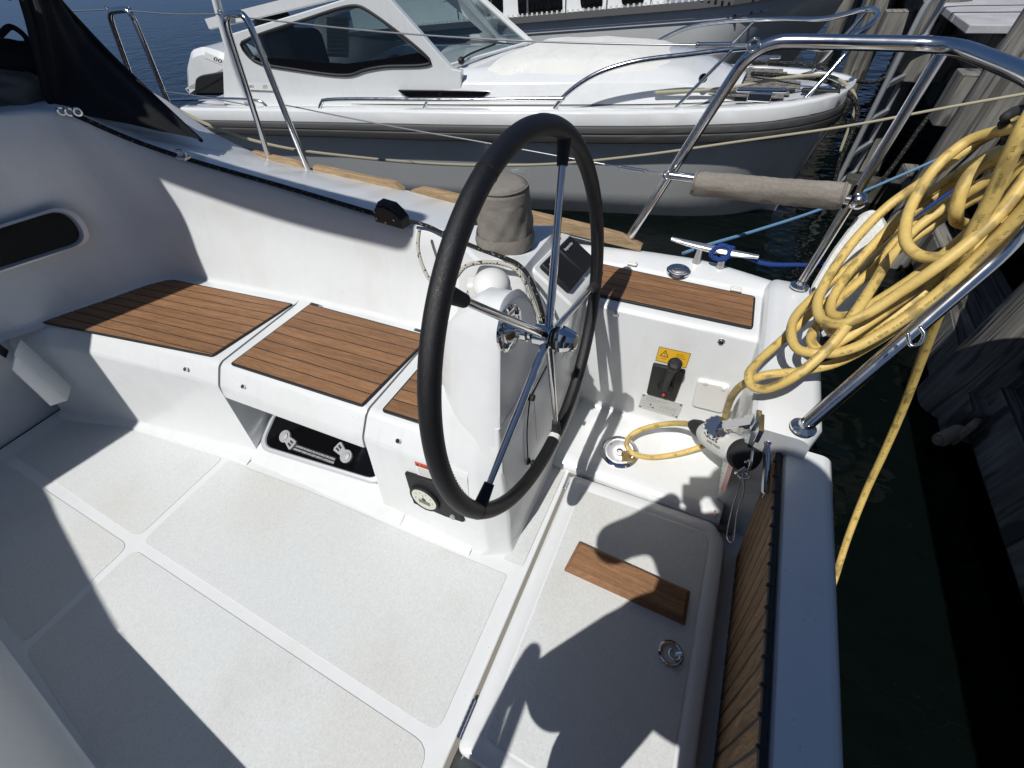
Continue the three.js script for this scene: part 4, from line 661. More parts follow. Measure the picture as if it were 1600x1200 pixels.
// ---------------------------------------------------------------- stanchions, stern rail, lifelines
const zTop = -1.52;
{
  const foot = (p, r = 0.026) => lathe([[r, -0.002], [r, 0.003], [r * 0.8, 0.006], [r * 0.55, 0.010], [r * 0.5, 0.02]], p, V(0, 1, 0), 24);
  const a0 = onY(421, 249, 0.765), a1 = onY(481, 265, 0.757), hoop = [a0, onZ(352, 40, zTop), onZ(385, 22, zTop), a1]; hoop[1].z = hoop[2].z = (a0.z + a1.z) / 2 - 0.01;
  mesh('stanchion', [pipe([a0, onZ(349, 24, a0.z), onZ(383, 20, a1.z), a1], 0.0125, 0.05, 14)], M.steel, boat, 'polished hoop stanchion standing on the toe rail near the clutch');
  const b1 = onZ(278, 200, -1.56), b0 = onZ(215, 150, -1.56);
  mesh('stanchion', [pipe([b0, onZ(168, 18, -1.56), onZ(203, 14, -1.56), b1], 0.0125, 0.05, 14)], M.steel, boat, 'polished hoop stanchion behind the black spray cloth');
  // stern rail
  const f1 = onY(978, 380, 0.645), f2 = onY(1249, 447, 0.67), f3 = onY(1255, 668, 0.666), t1 = onY(1190, 62, 1.244), t2 = onY(1488, 70, 1.244), t3 = onY(1600, 108, 1.244), t4 = onY(1690, 178, 1.235), t5 = onY(1600, 365, 1.05);
  t1.z = lerp(f1.z, t2.z, 0.4);
  const pr = mesh('stern_rail', [pipe([f1, onY(1182, 64, 1.244), t2, t3.clone().lerp(t4, 0.2), t4, t5, f3], 0.0145, 0.07, 16), pipe([f2, t2.clone().add(V(-0.01, -0.005, 0))], 0.0125, 0.02, 14), foot(f1), foot(f2), foot(f3)], M.steel, boat, 'polished tubular stern rail at the starboard quarter');
  const mid = onZ(1047, 274, -1.405), me = onZ(1340, 314, -1.36);
  mesh('rail_bar', [cyl(mid, me, 0.0125, 0.0125, 14), ball(me, 0.022, 12)], M.steel, boat);
  const ue = onP(1430, 527, f3, V(0.5, 0.3, 0.8)); mesh('rail_eye', tube([onD(1418, 522, 1.02), onD(1424, 540, 1.02), onD(1436, 538, 1.02), onD(1444, 522, 1.02), onD(1438, 512, 1.02)], 0.0035, { rad: 8 }), M.steel, boat);
  // grey padded sleeve
  const sl = thing('rail_sleeve', 'taupe fabric sleeve wrapped round the stern rail bar', 'cover');
  const s0 = onZ(1084, 284, -1.40), s1 = onZ(1322, 305, -1.362), sd = s1.clone().sub(s0), rings = [], sx = V(0, 1, 0), sz = sd.clone().normalize().cross(sx);
  for (let i = 0; i <= 30; i++) { const t = i / 30, r = []; for (let j = 0; j < 28; j++) { const a = j / 28 * 6.2832, k = 0.029 + 0.0008 * Math.sin(a * 3 + t * 9) + 0.0005 * Math.sin(a * 2 - t * 31) + 0.0004 * Math.sin(t * 80 + a) + (i === 0 || i === 30 ? -0.003 : 0); const dr = Math.sin(a) < -0.75 ? 0.010 : 0; r.push(s0.clone().addScaledVector(sd, t).addScaledVector(sx, k * Math.sin(a) - dr).addScaledVector(sz, k * Math.cos(a))); } rings.push(r); }
  mesh('sleeve', loft(rings, { closed: true, crease: 1.2 }), M.taupe, sl); for (const t of [0.012, 0.975]) mesh('hem', lathe([[0.0285, -0.004], [0.031, -0.002], [0.031, 0.002], [0.0285, 0.004]], s0.clone().addScaledVector(sd, t), sd, 28), M.taupe, sl);
  // lifelines
  const line = (n, pts, r, lab, m = M.wire) => { mesh(n, tube(pts, r, { rad: 6, seg: pts.length * 8 }), m, boat, lab); };
  const e1 = onZ(1172, 70, -1.39);
  line('lifeline', [onZ(378, 27, -1.51), onZ(600, 50, -1.49), onZ(820, 64, -1.45), onZ(1040, 70, -1.41), e1], 0.0025, 'upper wire lifeline running aft to the stern rail');
  line('lifeline', [onZ(440, 163, -1.50), onZ(600, 195, -1.48), onZ(770, 225, -1.45), onZ(900, 249, -1.43), onZ(1040, 273, -1.405)], 0.0025, 'lower wire lifeline sloping to the stern rail leg');
  line('lifeline', [onZ(60, 20, -1.58), onZ(120, 17, -1.57), onZ(168, 15, -1.56)], 0.0025, 'wire lifeline forward of the hoop stanchion');
  line('lifeline', [onZ(203, 17, -1.56), onZ(270, 22, -1.55), onZ(345, 22, -1.53)], 0.0025, 'upper wire lifeline between the hoop stanchions');
  line('lifeline', [onZ(250, 142, -1.56), onZ(310, 150, -1.55), onZ(392, 165, -1.53)], 0.0025, 'lower wire lifeline between the hoop stanchions');
  const tb = (pa, pb) => { const d = pb.clone().sub(pa); return [cyl(pa, pa.clone().addScaledVector(d, 0.3), 0.003, 0.003, 8), cyl(pa.clone().addScaledVector(d, 0.28), pa.clone().addScaledVector(d, 0.72), 0.0055, 0.0055, 10), cyl(pa.clone().addScaledVector(d, 0.7), pb, 0.0035, 0.0035, 8), ball(pa.clone().addScaledVector(d, 0.28), 0.0065, 8), ball(pa.clone().addScaledVector(d, 0.72), 0.0065, 8)]; };
  mesh('turnbuckle', [...tb(onZ(1060, 70, -1.41), e1), new THREE.TorusGeometry(0.012, 0.003, 8, 16).translate(e1.x + 0.008, e1.y, e1.z)], M.chrome, boat);
  mesh('turnbuckle', [...tb(onZ(945, 257, -1.42), onZ(1035, 272, -1.405)), new THREE.TorusGeometry(0.012, 0.003, 8, 16).translate(mid.x - 0.008, mid.y, mid.z)], M.chrome, boat);
  for (const [u, v, z] of [[345, 22, -1.53], [380, 25, -1.51], [168, 15, -1.56], [203, 16, -1.56], [255, 142, -1.56], [395, 163, -1.52]]) { const p = onZ(u, v, z); mesh('line_eye', new THREE.TorusGeometry(0.012, 0.003, 8, 16).translate(p.x, p.y, p.z), M.chrome, boat); }
  // block at the foot of the stern rail
  const bk = onY(950, 371, 0.66); mesh('block', [rbox(0.05, 0.03, 0.03, 0.01, bk, rotXYZ(0, 0.2, 0)), lathe([[0.018, -0.016], [0.018, 0.016]], bk, V(0, 1, 0.3), 18), pipe([bk.clone().add(V(0.02, 0, 0)), bk.clone().add(V(0.04, 0.02, 0)), bk.clone().add(V(0.05, 0, 0))], 0.003, 0.01, 6)], M.plastic, boat, 'small black block at the foot of the stern rail');
}
// ---------------------------------------------------------------- cleat and mooring lines
{
  const a = onY(1047, 383, 0.675), b = onY(1181, 412, 0.672), m = a.clone().lerp(b, 0.5), d = b.clone().sub(a), up = V(0, 1, 0), sx = d.clone().normalize(), sz = sx.clone().cross(up), rings = [];
  for (let i = 0; i <= 24; i++) { const t = i / 24, k = Math.abs(t - 0.5) * 2, w = lerp(0.017, 0.008, k * k), h = lerp(0.0115, 0.0065, k), p = a.clone().addScaledVector(d, t).addScaledVector(up, 0.018 + 0.006 * k * k), r = []; for (let j = 0; j < 14; j++) { const q = j / 14 * 6.2832; r.push(p.clone().addScaledVector(sz, w * Math.cos(q)).addScaledVector(up, h * Math.sin(q))); } rings.push(r); }
  const cl = thing('mooring_cleat', 'aluminium mooring cleat on the aft deck edge', 'cleat');
  mesh('horn', loft(rings, { closed: true, cap: true, crease: 1 }), M.alu, cl);
  for (const t of [0.36, 0.64]) mesh('post', lathe([[0.016, -0.045], [0.012, -0.03], [0.010, 0.0], [0.012, 0.02]], a.clone().addScaledVector(d, t), up, 18), M.alu, cl);
  const T = (n, lab, pts, r, m2, cat = 'rope') => tag(mesh(n, tube(pts, r, { rad: 10, seg: pts.length * 12 }), m2), lab, cat);
  const q = a.clone().addScaledVector(d, 0.60), f = (x, y, z) => q.clone().addScaledVector(sx, x).addScaledVector(up, y).addScaledVector(sz, z);
  T('mooring_rope', 'dark blue rope hitched on the cleat and led aft', [f(0.03, 0.028, -0.016), f(-0.01, 0.034, 0.004), f(-0.03, 0.014, 0.022), f(-0.01, -0.002, 0.020), f(0.02, 0.006, 0.022), f(0.02, 0.032, 0.002), f(-0.012, 0.024, -0.022), f(-0.02, 0.002, -0.01), f(0.0, -0.006, 0.016), f(0.03, 0.006, -0.002), f(0.06, 0.008, -0.016), onY(1195, 412, 0.665), onY(1240, 414, 0.665), onY(1290, 412, 0.67), onY(1340, 392, 0.72), onY(1440, 330, 0.74), onY(1530, 268, 0.78)], 0.0072, M.ropeBlue);
  T('mooring_rope', 'pale blue rope stretched from the stern to the jetty piles', [onY(1068, 396, 0.60), onY(1100, 385, 0.58), onY(1180, 361, 0.52), onY(1280, 328, 0.45), onY(1380, 286, 0.40), onY(1460, 251, 0.42), onX(1560, 205, 1.45)], 0.0075, M.ropePale);
  T('mooring_rope', 'cream rope slung between the two boats and up to the jetty', [onD(240, 150, 2.9), onD(330, 197, 2.75), onD(430, 228, 2.65), onD(560, 246, 2.6), onD(700, 257, 2.65), onD(850, 257, 2.75), onD(1000, 243, 2.9), onD(1150, 222, 3.1), onD(1330, 196, 3.4), onD(1480, 168, 3.6), onD(1610, 145, 3.7)], 0.0075, M.ropeCream);
}
// ---------------------------------------------------------------- yellow shore power cable and plug
{
  const yAt = (u, v) => 0.69 + ((u - 1170) * 430 - (v - 600) * 420) / 361300 * 0.48;
  const c = thing('shore_power_cable', 'thick yellow power cable coiled over the stern rail', 'cable');
  const S = (pts, r = 0.0102) => mesh('strand', tube(pts.map(([u, v, o = 0, y]) => y !== undefined ? onY(u, v, y) : onY(u, v, yAt(u, v) + o)), r, { rad: 12, seg: pts.length * 9 }), M.cable, c);
  const o = 0.02;
  S([[1625, 172, 0], [1590, 190, 0], [1545, 212, 0.01], [1500, 240, o], [1440, 285, o], [1390, 320, o], [1340, 370, o], [1308, 412, o], [1288, 445, o], [1277, 475, 0.03], [1283, 498, 0.04], [1312, 507, 0.05], [1350, 493, 0.05], [1400, 461, 0.05], [1460, 420, 0.05], [1520, 373, 0.04], [1565, 330, 0.03], [1615, 262, 0.02]]);
  S([[1625, 190, 0.02], [1560, 205, 0.03], [1510, 222, 0.04], [1462, 262, 0.05], [1430, 310, 0.045], [1415, 352, 0.045], [1418, 384, 0.045], [1442, 401, 0.04], [1485, 399, 0.035], [1525, 382, 0.02], [1565, 350, 0.0], [1620, 300, -0.01]]);
  S([[1620, 225, 0.03], [1560, 240, 0.05], [1520, 268, 0.06], [1500, 302, 0.06], [1494, 332, 0.05], [1506, 350, 0.0], [1540, 352, -0.03], [1600, 320, -0.04]]);
  S([[1620, 232, -0.04], [1520, 270, -0.03], [1460, 306, -0.03], [1405, 350, -0.03], [1355, 395, -0.03], [1310, 430, -0.025], [1268, 467, -0.02], [1244, 493, 0], [1236, 518, 0.02], [1246, 545, 0.03], [1275, 551, 0.03], [1312, 534, 0.02], [1362, 501, 0.015], [1420, 459, 0.01], [1475, 412, 0.0], [1545, 352, 0], [1620, 280, 0]]);
  S([[1600, 262, -0.06], [1500, 315, -0.06], [1440, 345, -0.06], [1405, 372, -0.055], [1362, 424, -0.05], [1318, 458, -0.05], [1276, 480, -0.04], [1248, 508, -0.04], [1212, 540, -0.025], [1183, 567, 0], [1170, 585, 0.02], [1174, 602, 0.025], [1192, 608, 0.03], [1215, 602, 0.04], [1245, 586, 0.05], [1274, 563, 0.05], [1304, 533, 0.05], [1334, 492, 0.045], [1364, 446, 0.02], [1395, 398, -0.02], [1440, 350, -0.03], [1530, 290, -0.03], [1620, 240, -0.03]]);
  S([[1620, 290, -0.07], [1545, 362, -0.06], [1488, 424, -0.05], [1450, 464, -0.04], [1412, 504, -0.035], [1362, 538, -0.03], [1304, 568, -0.025], [1250, 580, -0.02], [1196, 586, 0.0], [1166, 598, 0, 0.665], [1146, 616, 0, 0.56], [1136, 640, 0, 0.42], [1128, 668, 0, 0.28], [1112, 690, 0, 0.17], [1090, 700, 0, 0.12], [1050, 711, 0, 0.085], [1010, 714, 0, 0.078], [986, 706, 0, 0.085], [979, 693, 0, 0.10], [988, 679, 0, 0.125], [1015, 667, 0, 0.165], [1048, 662, 0, 0.22], [1070, 662, 0, 0.29], [1084, 664, 0, 0.36]], 0.0100);
  S([[1620, 320, -0.03], [1575, 345, -0.03], [1498, 408, -0.03], [1438, 462, -0.03], [1380, 505, -0.03], [1335, 525, -0.04], [1300, 520, -0.06], [1292, 495, -0.08], [1310, 465, -0.09], [1345, 425, -0.09], [1385, 385, -0.09], [1450, 335, -0.08], [1530, 288, -0.06], [1620, 250, -0.05]]);
  S([[1630, 150, 0.05], [1602, 195, 0.06], [1580, 240, 0.06], [1548, 312, 0.05], [1508, 388, 0.03], [1472, 475, 0, 0.86], [1440, 560, 0, 0.66], [1408, 645, 0, 0.43], [1382, 705, 0, 0.27], [1352, 770, 0, 0.09], [1324, 842, 0, -0.08], [1304, 905, 0, -0.22], [1285, 960, 0, -0.36]], 0.0108);
  S([[1625, 212, -0.02], [1550, 240, -0.02], [1475, 285, -0.02], [1412, 335, -0.02], [1362, 385, -0.02], [1322, 432, -0.02], [1300, 470, -0.015], [1302, 492, 0.0], [1330, 492, 0.01], [1378, 466, 0.015], [1440, 425, 0.02], [1505, 372, 0.02], [1560, 315, 0.02], [1620, 240, 0.02]]);
  S([[1625, 300, 0.02], [1560, 370, 0.02], [1500, 428, 0.02], [1440, 478, 0.02], [1385, 516, 0.02], [1330, 545, 0.02], [1290, 552, 0.02], [1268, 535, 0.02], [1278, 505, 0.0], [1310, 470, -0.04], [1360, 425, -0.05], [1430, 370, -0.05], [1510, 318, -0.05], [1620, 262, -0.05]]);
  // strap holding the coil
  const st = thing('coil_strap', 'black strap tying the yellow cable to the rail', 'strap');
  const hk = onY(1592, 190, 1.165); mesh('strap', tube([onY(1568, 192, 1.18), onY(1572, 208, 1.16), onY(1582, 212, 1.15), onY(1596, 196, 1.17), onY(1612, 178, 1.19), onY(1592, 172, 1.2), onY(1572, 182, 1.2)], 0.008, { rad: 8, seg: 50 }), M.rubber, st);
  mesh('knot', [ball(onY(1600, 215, 1.14), 0.03, 14), ball(onY(1594, 228, 1.12), 0.022, 12)], M.blackCloth, st);
  // plug
  const p = thing('shore_power_plug', 'white and black power plug with chrome clamp fixed to the stern corner', 'plug');
  const A = onY(1084, 664, 0.36), B = onD(1168, 714, 1.23), dir = B.clone().sub(A).normalize(), L = A.distanceTo(B);
  const rev = (prof, m, n) => mesh(n, lathe(prof.map(([r, t]) => [r, t * L]), A, dir, 28, 0.8), m, p);
  rev([[0.014, -0.04], [0.019, 0.0], [0.025, 0.10], [0.027, 0.22], [0.030, 0.26], [0.030, 0.30]], M.rubber, 'boot');
  rev([[0.0295, 0.26], [0.035, 0.33], [0.0395, 0.5], [0.0405, 0.82], [0.040, 0.92]], M.whitePlastic, 'body');
  rev([[0.041, 0.91], [0.0425, 0.92], [0.0425, 0.97], [0.040, 1.0], [0, 1.01]], M.rubber, 'collar');
  const kn = CAM.clone().sub(A).normalize().add(V(0, 0.6, 0)).normalize(), kc = onD(1121, 667, 1.26), ke = onX(1181, 657, 0.213), kd = ke.clone().sub(kc); kd.addScaledVector(kn, -kd.dot(kn)).normalize(); const ko = kd.clone().cross(kn);
  const kp = []; for (let j = 0; j < 28; j++) { const a = j / 28 * 6.2832, r = j % 2 ? 0.034 : 0.031; kp.push(V(r * Math.cos(a), 0, r * Math.sin(a))); }
  const kg = loft([[-0.018, 0.94], [-0.014, 1], [0.0, 1], [0.004, 0.9]].map(([h, s]) => kp.map((v) => v.clone().multiplyScalar(s).setY(h))), { closed: true, cap: true, crease: 0.4 }); kg.applyMatrix4(basis(kd, kn, ko)); kg.translate(kc.x, kc.y, kc.z); mesh('locking_ring', kg, M.chrome, p);
  const c0 = kc.clone().addScaledVector(kn, 0.010); mesh('clamp', [beam(c0.clone().lerp(ke, 0.05), ke, 0.024, 0.007, kn), beam(kc.clone().lerp(ke, 0.75), ke, 0.030, 0.016, kn), rbox(0.012, 0.040, 0.034, 0.003, ke)].map((g) => boxUV(g)), M.chrome, p);
  const lb = canvasTex(256, 96, (x, w, h) => { x.fillStyle = '#dcdad2'; x.fillRect(0, 0, w, h); x.fillStyle = '#101010'; x.font = 'italic bold 56px sans-serif'; x.fillText('EEL', 78, 52); x.beginPath(); x.moveTo(8, 10); x.lineTo(50, 38); x.lineTo(74, 36); x.lineTo(66, 54); x.lineTo(40, 46); x.fill(); x.font = 'italic bold 20px sans-serif'; x.fillText('SHORE POWER', 66, 78); });
  const fv = CAM.clone().sub(A.clone().lerp(B, 0.6)); fv.addScaledVector(dir, -fv.dot(dir)).normalize(); const fu = dir.clone().cross(fv).normalize(); if (fu.dot(V(0, 0, -1)) < 0) fu.negate();
  const rows = []; for (let j = 0; j <= 8; j++) { const a = lerp(-0.75, 0.35, j / 8), r = 0.0412; rows.push([0.44, 0.88].map((t) => A.clone().addScaledVector(dir, t * L).addScaledVector(fv, r * Math.cos(a)).addScaledVector(fu, r * Math.sin(a)))); }
  const lg = loft(rows, { crease: 2 }), ni = lg.attributes.position.count, uvs = new Float32Array(ni * 2), pp = lg.attributes.position; for (let i = 0; i < ni; i++) { const q = V(pp.getX(i), pp.getY(i), pp.getZ(i)).sub(A); const t = q.dot(dir) / L, a = Math.atan2(q.dot(fu), q.dot(fv)); uvs[2 * i] = (t - 0.44) / 0.44; uvs[2 * i + 1] = (a + 0.75) / 1.10; } lg.setAttribute('uv', new THREE.BufferAttribute(uvs, 2));
  mesh('name_print', lg, std({ map: lb, roughness: 0.4 }), p);
  const sk = mesh('inlet_plate', slab([[1176, 662], [1187, 646], [1186, 672], [1177, 690]].map(([u, v]) => onX(u, v, 0.214)), V(0.01, 0, 0), 0.001), M.steel, boat, 'steel inlet plate on the stern corner');
}
// ---------------------------------------------------------------- white rescue sling cover outside the rail
{
  const t = thing('rescue_sling_cover', 'long white vinyl rescue sling cover hanging outside the stern rail', 'cover');
  const n = V(-0.55, 0.45, 0.70).normalize(), o = onY(1320, 430, 0.75), f = (u, v, h = 0) => onP(u, v, o, n).addScaledVector(n, h);
  const P = [[1340, 334], [1364, 324], [1379, 345], [1386, 400], [1352, 462], [1322, 505], [1278, 530], [1263, 450], [1297, 392]].map(([u, v]) => f(u, v));
  mesh('shell', slab(fillet(P, 0.02, 4, true), n.clone().multiplyScalar(-0.05), 0.010), M.whiteVinyl, t);
  mesh('strap', slab([[1268, 452], [1274, 448], [1284, 526], [1277, 531]].map(([u, v]) => f(u, v, 0.003)), n.clone().multiplyScalar(-0.055), 0.001), M.rubber, t);
  mesh('base', slab(fillet([[1300, 520], [1350, 480], [1372, 440], [1390, 470], [1345, 520], [1310, 535]].map(([u, v]) => f(u, v, -0.03)), 0.015, 3, true), n.clone().multiplyScalar(-0.05), 0.005), M.rubber, t);
}
// ---------------------------------------------------------------- spray hood at the companionway, bundle, boom, added port shade cloth
{
  const sp = thing('spray_hood', 'black fabric spray hood with its side wing fixed to the coaming', 'spray hood');
  const P = [[314, 219], [250, 198], [185, 186], [125, 179], [76, 166], [58, 90], [44, 30], [20, -60], [60, -80], [100, 8], [170, 84], [240, 152]];
  const top3 = P.map(([u, v], i) => onX(u, v, -2.35 - 0.0 * i));
  const edge = [[314, 219], [285, 192], [240, 150], [205, 117], [170, 83], [135, 46], [100, 8], [78, -20], [60, -50]], inner = [[250, 205], [205, 194], [165, 187], [135, 181], [105, 174], [80, 160], [62, 100], [45, 30], [20, -50]];
  const rings = edge.map(([u, v], i) => { const kx = Math.min(1, i / 5), a = onX(u, v, lerp(-2.06, -2.36, kx)), b = onX(...inner[i], lerp(-2.04, -2.28, kx)), r = []; for (let j = 0; j <= 12; j++) { const t = j / 12; const p = a.clone().lerp(b, t); p.x += 0.05 * Math.sin(t * 3.14) + 0.012 * Math.sin(t * 17 + i) + 0.006 * Math.sin(i * 2.1 + t * 9); r.push(p); } return r; });
  mesh('side_wing', loft(rings, { crease: 1.3 }), M.blackCloth, sp);
  mesh('wing_binding', [tube(edge.map(([u, v], i) => onX(u, v, lerp(-2.055, -2.355, Math.min(1, i / 5)))), 0.008, { rad: 8 }), tube(inner.slice(3).map(([u, v]) => onX(u, v, -2.28)), 0.012, { rad: 8 })], M.blackCloth, sp);
  // roof of the hood, above the frame of the photograph: an arched sheet on hoops
  const ha = rail([[-0.95, 0, -2.30], [-0.3, 0, -2.235], [-0.08, 0, -2.245], [0.15, 0, -2.28], [0.575, 0, -2.44], [1.05, 0, -2.49], [1.36, 0, -2.54]]), hz2 = xs(-0.98, 1.42, 29);
  const roof = xs(0, 1, 9).map((t) => hz2.map((z) => { const e = Math.max(0, (-0.28 - z) / 0.7, (z - 1.30) / 0.12); return V(ha(z).z - 1.5 * t, lerp(1.93, 1.40, t * t * 0.8) - 0.52 * Math.pow(Math.min(1, e), 2), z); }));
  mesh('roof', loft(roof, { crease: 1.3 }), M.blackCloth, sp);
  mesh('hoop', tube(roof[0].map((p) => p.clone().add(V(0.01, -0.012, 0))), 0.011, { rad: 8 }), M.steel, sp);
  // grey bundle and black bag beside it
  const bd = thing('cloth_bundle', 'grey crumpled cloth bundle on the cabin edge', 'cloth');
  const bc = onX(20, 150, -2.40), g = new THREE.SphereGeometry(1, 40, 24), ps = g.attributes.position; for (let i = 0; i < ps.count; i++) { const v = V(ps.getX(i), ps.getY(i), ps.getZ(i)), k = 1 + 0.10 * Math.sin(v.x * 5 + v.y * 7) + 0.07 * Math.sin(v.z * 9 - v.y * 6) + 0.05 * Math.sin(v.x * 14 + v.z * 11); ps.setXYZ(i, bc.x + v.x * 0.09 * k, bc.y - 0.015 + Math.max(-0.6, v.y) * 0.085 * k, bc.z + v.z * 0.13 * k); } g.computeVertexNormals(); boxUV(g);
  mesh('bundle', g, M.greyCloth, bd);
  const bg = thing('black_bag', 'black bag with handles lying by the spray hood', 'bag');
  const q = onX(22, 85, -2.45), g2 = new THREE.SphereGeometry(1, 32, 20), p2 = g2.attributes.position; for (let i = 0; i < p2.count; i++) { const v = V(p2.getX(i), p2.getY(i), p2.getZ(i)), k = 1 + 0.12 * Math.sin(v.x * 6 + v.z * 5) + 0.06 * Math.sin(v.y * 13); p2.setXYZ(i, q.x + v.x * 0.07 * k, q.y + v.y * 0.06 * k - 0.02, q.z + v.z * 0.10 * k); } g2.computeVertexNormals(); boxUV(g2);
  mesh('sack', g2, M.blackCloth, bg); mesh('handle', tube([onX(0, 55, -2.42), onX(18, 42, -2.40), onX(40, 58, -2.40), onX(46, 85, -2.40), onX(36, 100, -2.41)], 0.009, { rad: 8 }), M.blackCloth, bg);
  // boom overhead, out of frame, whose shadow lies along the coaming
  const bm = mesh('boom', [cyl(V(-1.30, 2.46, 0.06), V(-5.2, 2.52, 0.06), 0.085, 0.085, 24), ball(V(-1.30, 2.46, 0.06), 0.085, 16)], M.alu, boat, 'aluminium boom above the cockpit');
  // invented port cloth, unseen, its notched edge shaped to shade the sole
  const pw = thing('added_shade_cloth', 'added black cloth out of view to port, shaped to shade the cockpit sole', 'cloth'), Hc = 1.42;
  const cz = new THREE.CatmullRomCurve3([[-3.2, 0.0], [-2.22, 0.067], [-1.95, 0.13], [-1.694, 0.188], [-1.38, 0.257], [-1.076, 0.311], [-0.767, 0.349], [-0.60, 0.36]].map(([x, z]) => V(x, 0, z))), up = [];
  for (let i = 0; i <= 60; i++) { const p = cz.getPoint(i / 60).addScaledVector(V(-0.18, 1, 0.69), Hc); up.push(p); if (i === 35 || i === 50) { const n = cz.getPoint((i + 0.35) / 60).addScaledVector(V(-0.18, 1, 0.69), Hc), m = p.clone().lerp(n, 0.5); m.y -= 0.10; up.push(m, n); } }
  const lowr = up.map((p) => V(p.x, 0.78, p.z + 0.28));
  mesh('panel', loft([up, lowr], { crease: 0.3 }), M.blackCloth, pw);
  mesh('post', [0.2, 0.9].map((t) => { const p = up[0].clone().lerp(up[up.length - 1], t); return cyl(V(p.x, 0.78, p.z + 0.28), p, 0.012, 0.012, 10); }), M.steel, pw);
}
// ---------------------------------------------------------------- the person taking the photograph (behind the lens; only the shadow is in view)
{
  const J = [ // a, b, ra, rb
    [[-0.01, 0.10, 0.30], [-0.01, 0.52, 0.28], 0.050, 0.064], [[-0.01, 0.52, 0.28], [0.03, 0.95, 0.29], 0.068, 0.098],
    [[0.30, 0.10, 0.30], [0.28, 0.52, 0.28], 0.050, 0.064], [[0.28, 0.52, 0.28], [0.22, 0.95, 0.29], 0.068, 0.098],
    [[-0.02, 0.065, 0.32], [-0.05, 0.05, 0.18], 0.045, 0.035], [[0.31, 0.065, 0.32], [0.33, 0.05, 0.18], 0.045, 0.035],
    [[0.03, 1.00, 0.29], [0.22, 1.00, 0.29], 0.145, 0.145], [[0.12, 1.02, 0.29], [0.11, 1.34, 0.27], 0.165, 0.175], [[0.0, 1.42, 0.26], [0.24, 1.42, 0.26], 0.125, 0.125],
    [[-0.09, 1.50, 0.26], [0.33, 1.50, 0.26], 0.080, 0.080], [[0.12, 1.52, 0.25], [0.11, 1.66, 0.20], 0.057, 0.054],
    [[-0.12, 1.49, 0.26], [-0.22, 1.27, 0.22], 0.064, 0.055], [[-0.22, 1.27, 0.22], [-0.10, 1.40, 0.085], 0.052, 0.032],
    [[0.36, 1.49, 0.26], [0.44, 1.24, 0.24], 0.064, 0.055], [[0.44, 1.24, 0.24], [0.14, 1.42, 0.09], 0.052, 0.032],
    [[0.04, 1.55, 0.26], [0.25, 1.55, 0.25], 0.085, 0.085],  // extra shoulder bulk, added to fill the shadow on the transom
    [[-0.15, 0.72, 0.30], [-0.08, 0.95, 0.30], 0.085, 0.08],  // hip bulge, added to shape the shadow on the hatch
  ].map(([a, b, ra, rb]) => [V(...a), V(...b), ra, rb]);
  const capsule = (p, a, b, ra, rb) => { const ab = b.clone().sub(a), t = Math.max(0, Math.min(1, p.clone().sub(a).dot(ab) / ab.lengthSq())); return p.distanceTo(a.clone().addScaledVector(ab, t)) - lerp(ra, rb, t); };
  const field = (bones, lo, hi, n, k) => {
    const mc = new MarchingCubes(n, M.navy, false, false, 200000); mc.isolation = 0; const sz = hi.clone().sub(lo), f = mc.field; let i = 0; const p = V(0, 0, 0);
    for (let z = 0; z < n; z++) for (let y = 0; y < n; y++) for (let x = 0; x < n; x++) { p.set(lo.x + sz.x * x / n, lo.y + sz.y * y / n, lo.z + sz.z * z / n); let d = 1e3; for (const [a, b, ra, rb] of bones) { const q = capsule(p, a, b, ra, rb), h = Math.max(0, Math.min(1, 0.5 + 0.5 * (d - q) / k)); d = d * (1 - h) + q * h - k * h * (1 - h); } f[i++] = -d; }
    mc.update(); const cnt = mc.count, pos = new Float32Array(cnt * 3); for (let j = 0; j < cnt; j++) { pos[3 * j] = lo.x + sz.x * (mc.positionArray[3 * j] + 1) / 2; pos[3 * j + 1] = lo.y + sz.y * (mc.positionArray[3 * j + 1] + 1) / 2; pos[3 * j + 2] = lo.z + sz.z * (mc.positionArray[3 * j + 2] + 1) / 2; }
    let g = new THREE.BufferGeometry(); g.setAttribute('position', new THREE.BufferAttribute(pos, 3)); g = mergeVertices(g, 1e-4); g.computeVertexNormals(); return boxUV(g);
  };
  const body = field(J, V(-0.55, -0.05, -0.35), V(0.65, 1.85, 0.85), 100, 0.035);
  const head = field([[V(0.11, 1.77, 0.155), V(0.11, 1.80, 0.18), 0.088, 0.092], [V(0.11, 1.70, 0.11), V(0.11, 1.78, 0.13), 0.050, 0.070], [V(0.108, 1.745, 0.055), V(0.108, 1.77, 0.06), 0.014, 0.010], [V(0.02, 1.76, 0.17), V(0.02, 1.79, 0.175), 0.014, 0.018], [V(0.20, 1.76, 0.17), V(0.20, 1.79, 0.175), 0.014, 0.018], [V(0.12, 1.58, 0.22), V(0.11, 1.70, 0.17), 0.05, 0.05]], V(-0.05, 1.56, 0.0), V(0.27, 1.94, 0.32), 48, 0.02);
  head.translate(0, -0.115, 0);
  const per = mesh('person', [body, head], M.navy); tag(per, 'person in dark clothes standing behind the camera, both hands raised holding a phone', 'person');
  mesh('shadow_hat', [lathe([[0.16, 0.0], [0.158, 0.004], [0.112, 0.012], [0.108, 0.07], [0.09, 0.10], [0, 0.108]], V(0.11, 1.70, 0.16), V(0, 1, -0.12), 36), lathe([[0.156, -0.004], [0.11, 0.004], [0.10, 0.06]], V(0.11, 1.70, 0.16), V(0, 1, -0.12), 36)], M.greyCloth, per);  // hat added to the unseen person to widen the cast shadow
  const hands = []; const fw = ray(800, 600).normalize(), rt = toWorld(V(1, 0, 0)), dn = toWorld(V(0, 1, 0)), ph = CAM.clone().addScaledVector(fw, -0.016);
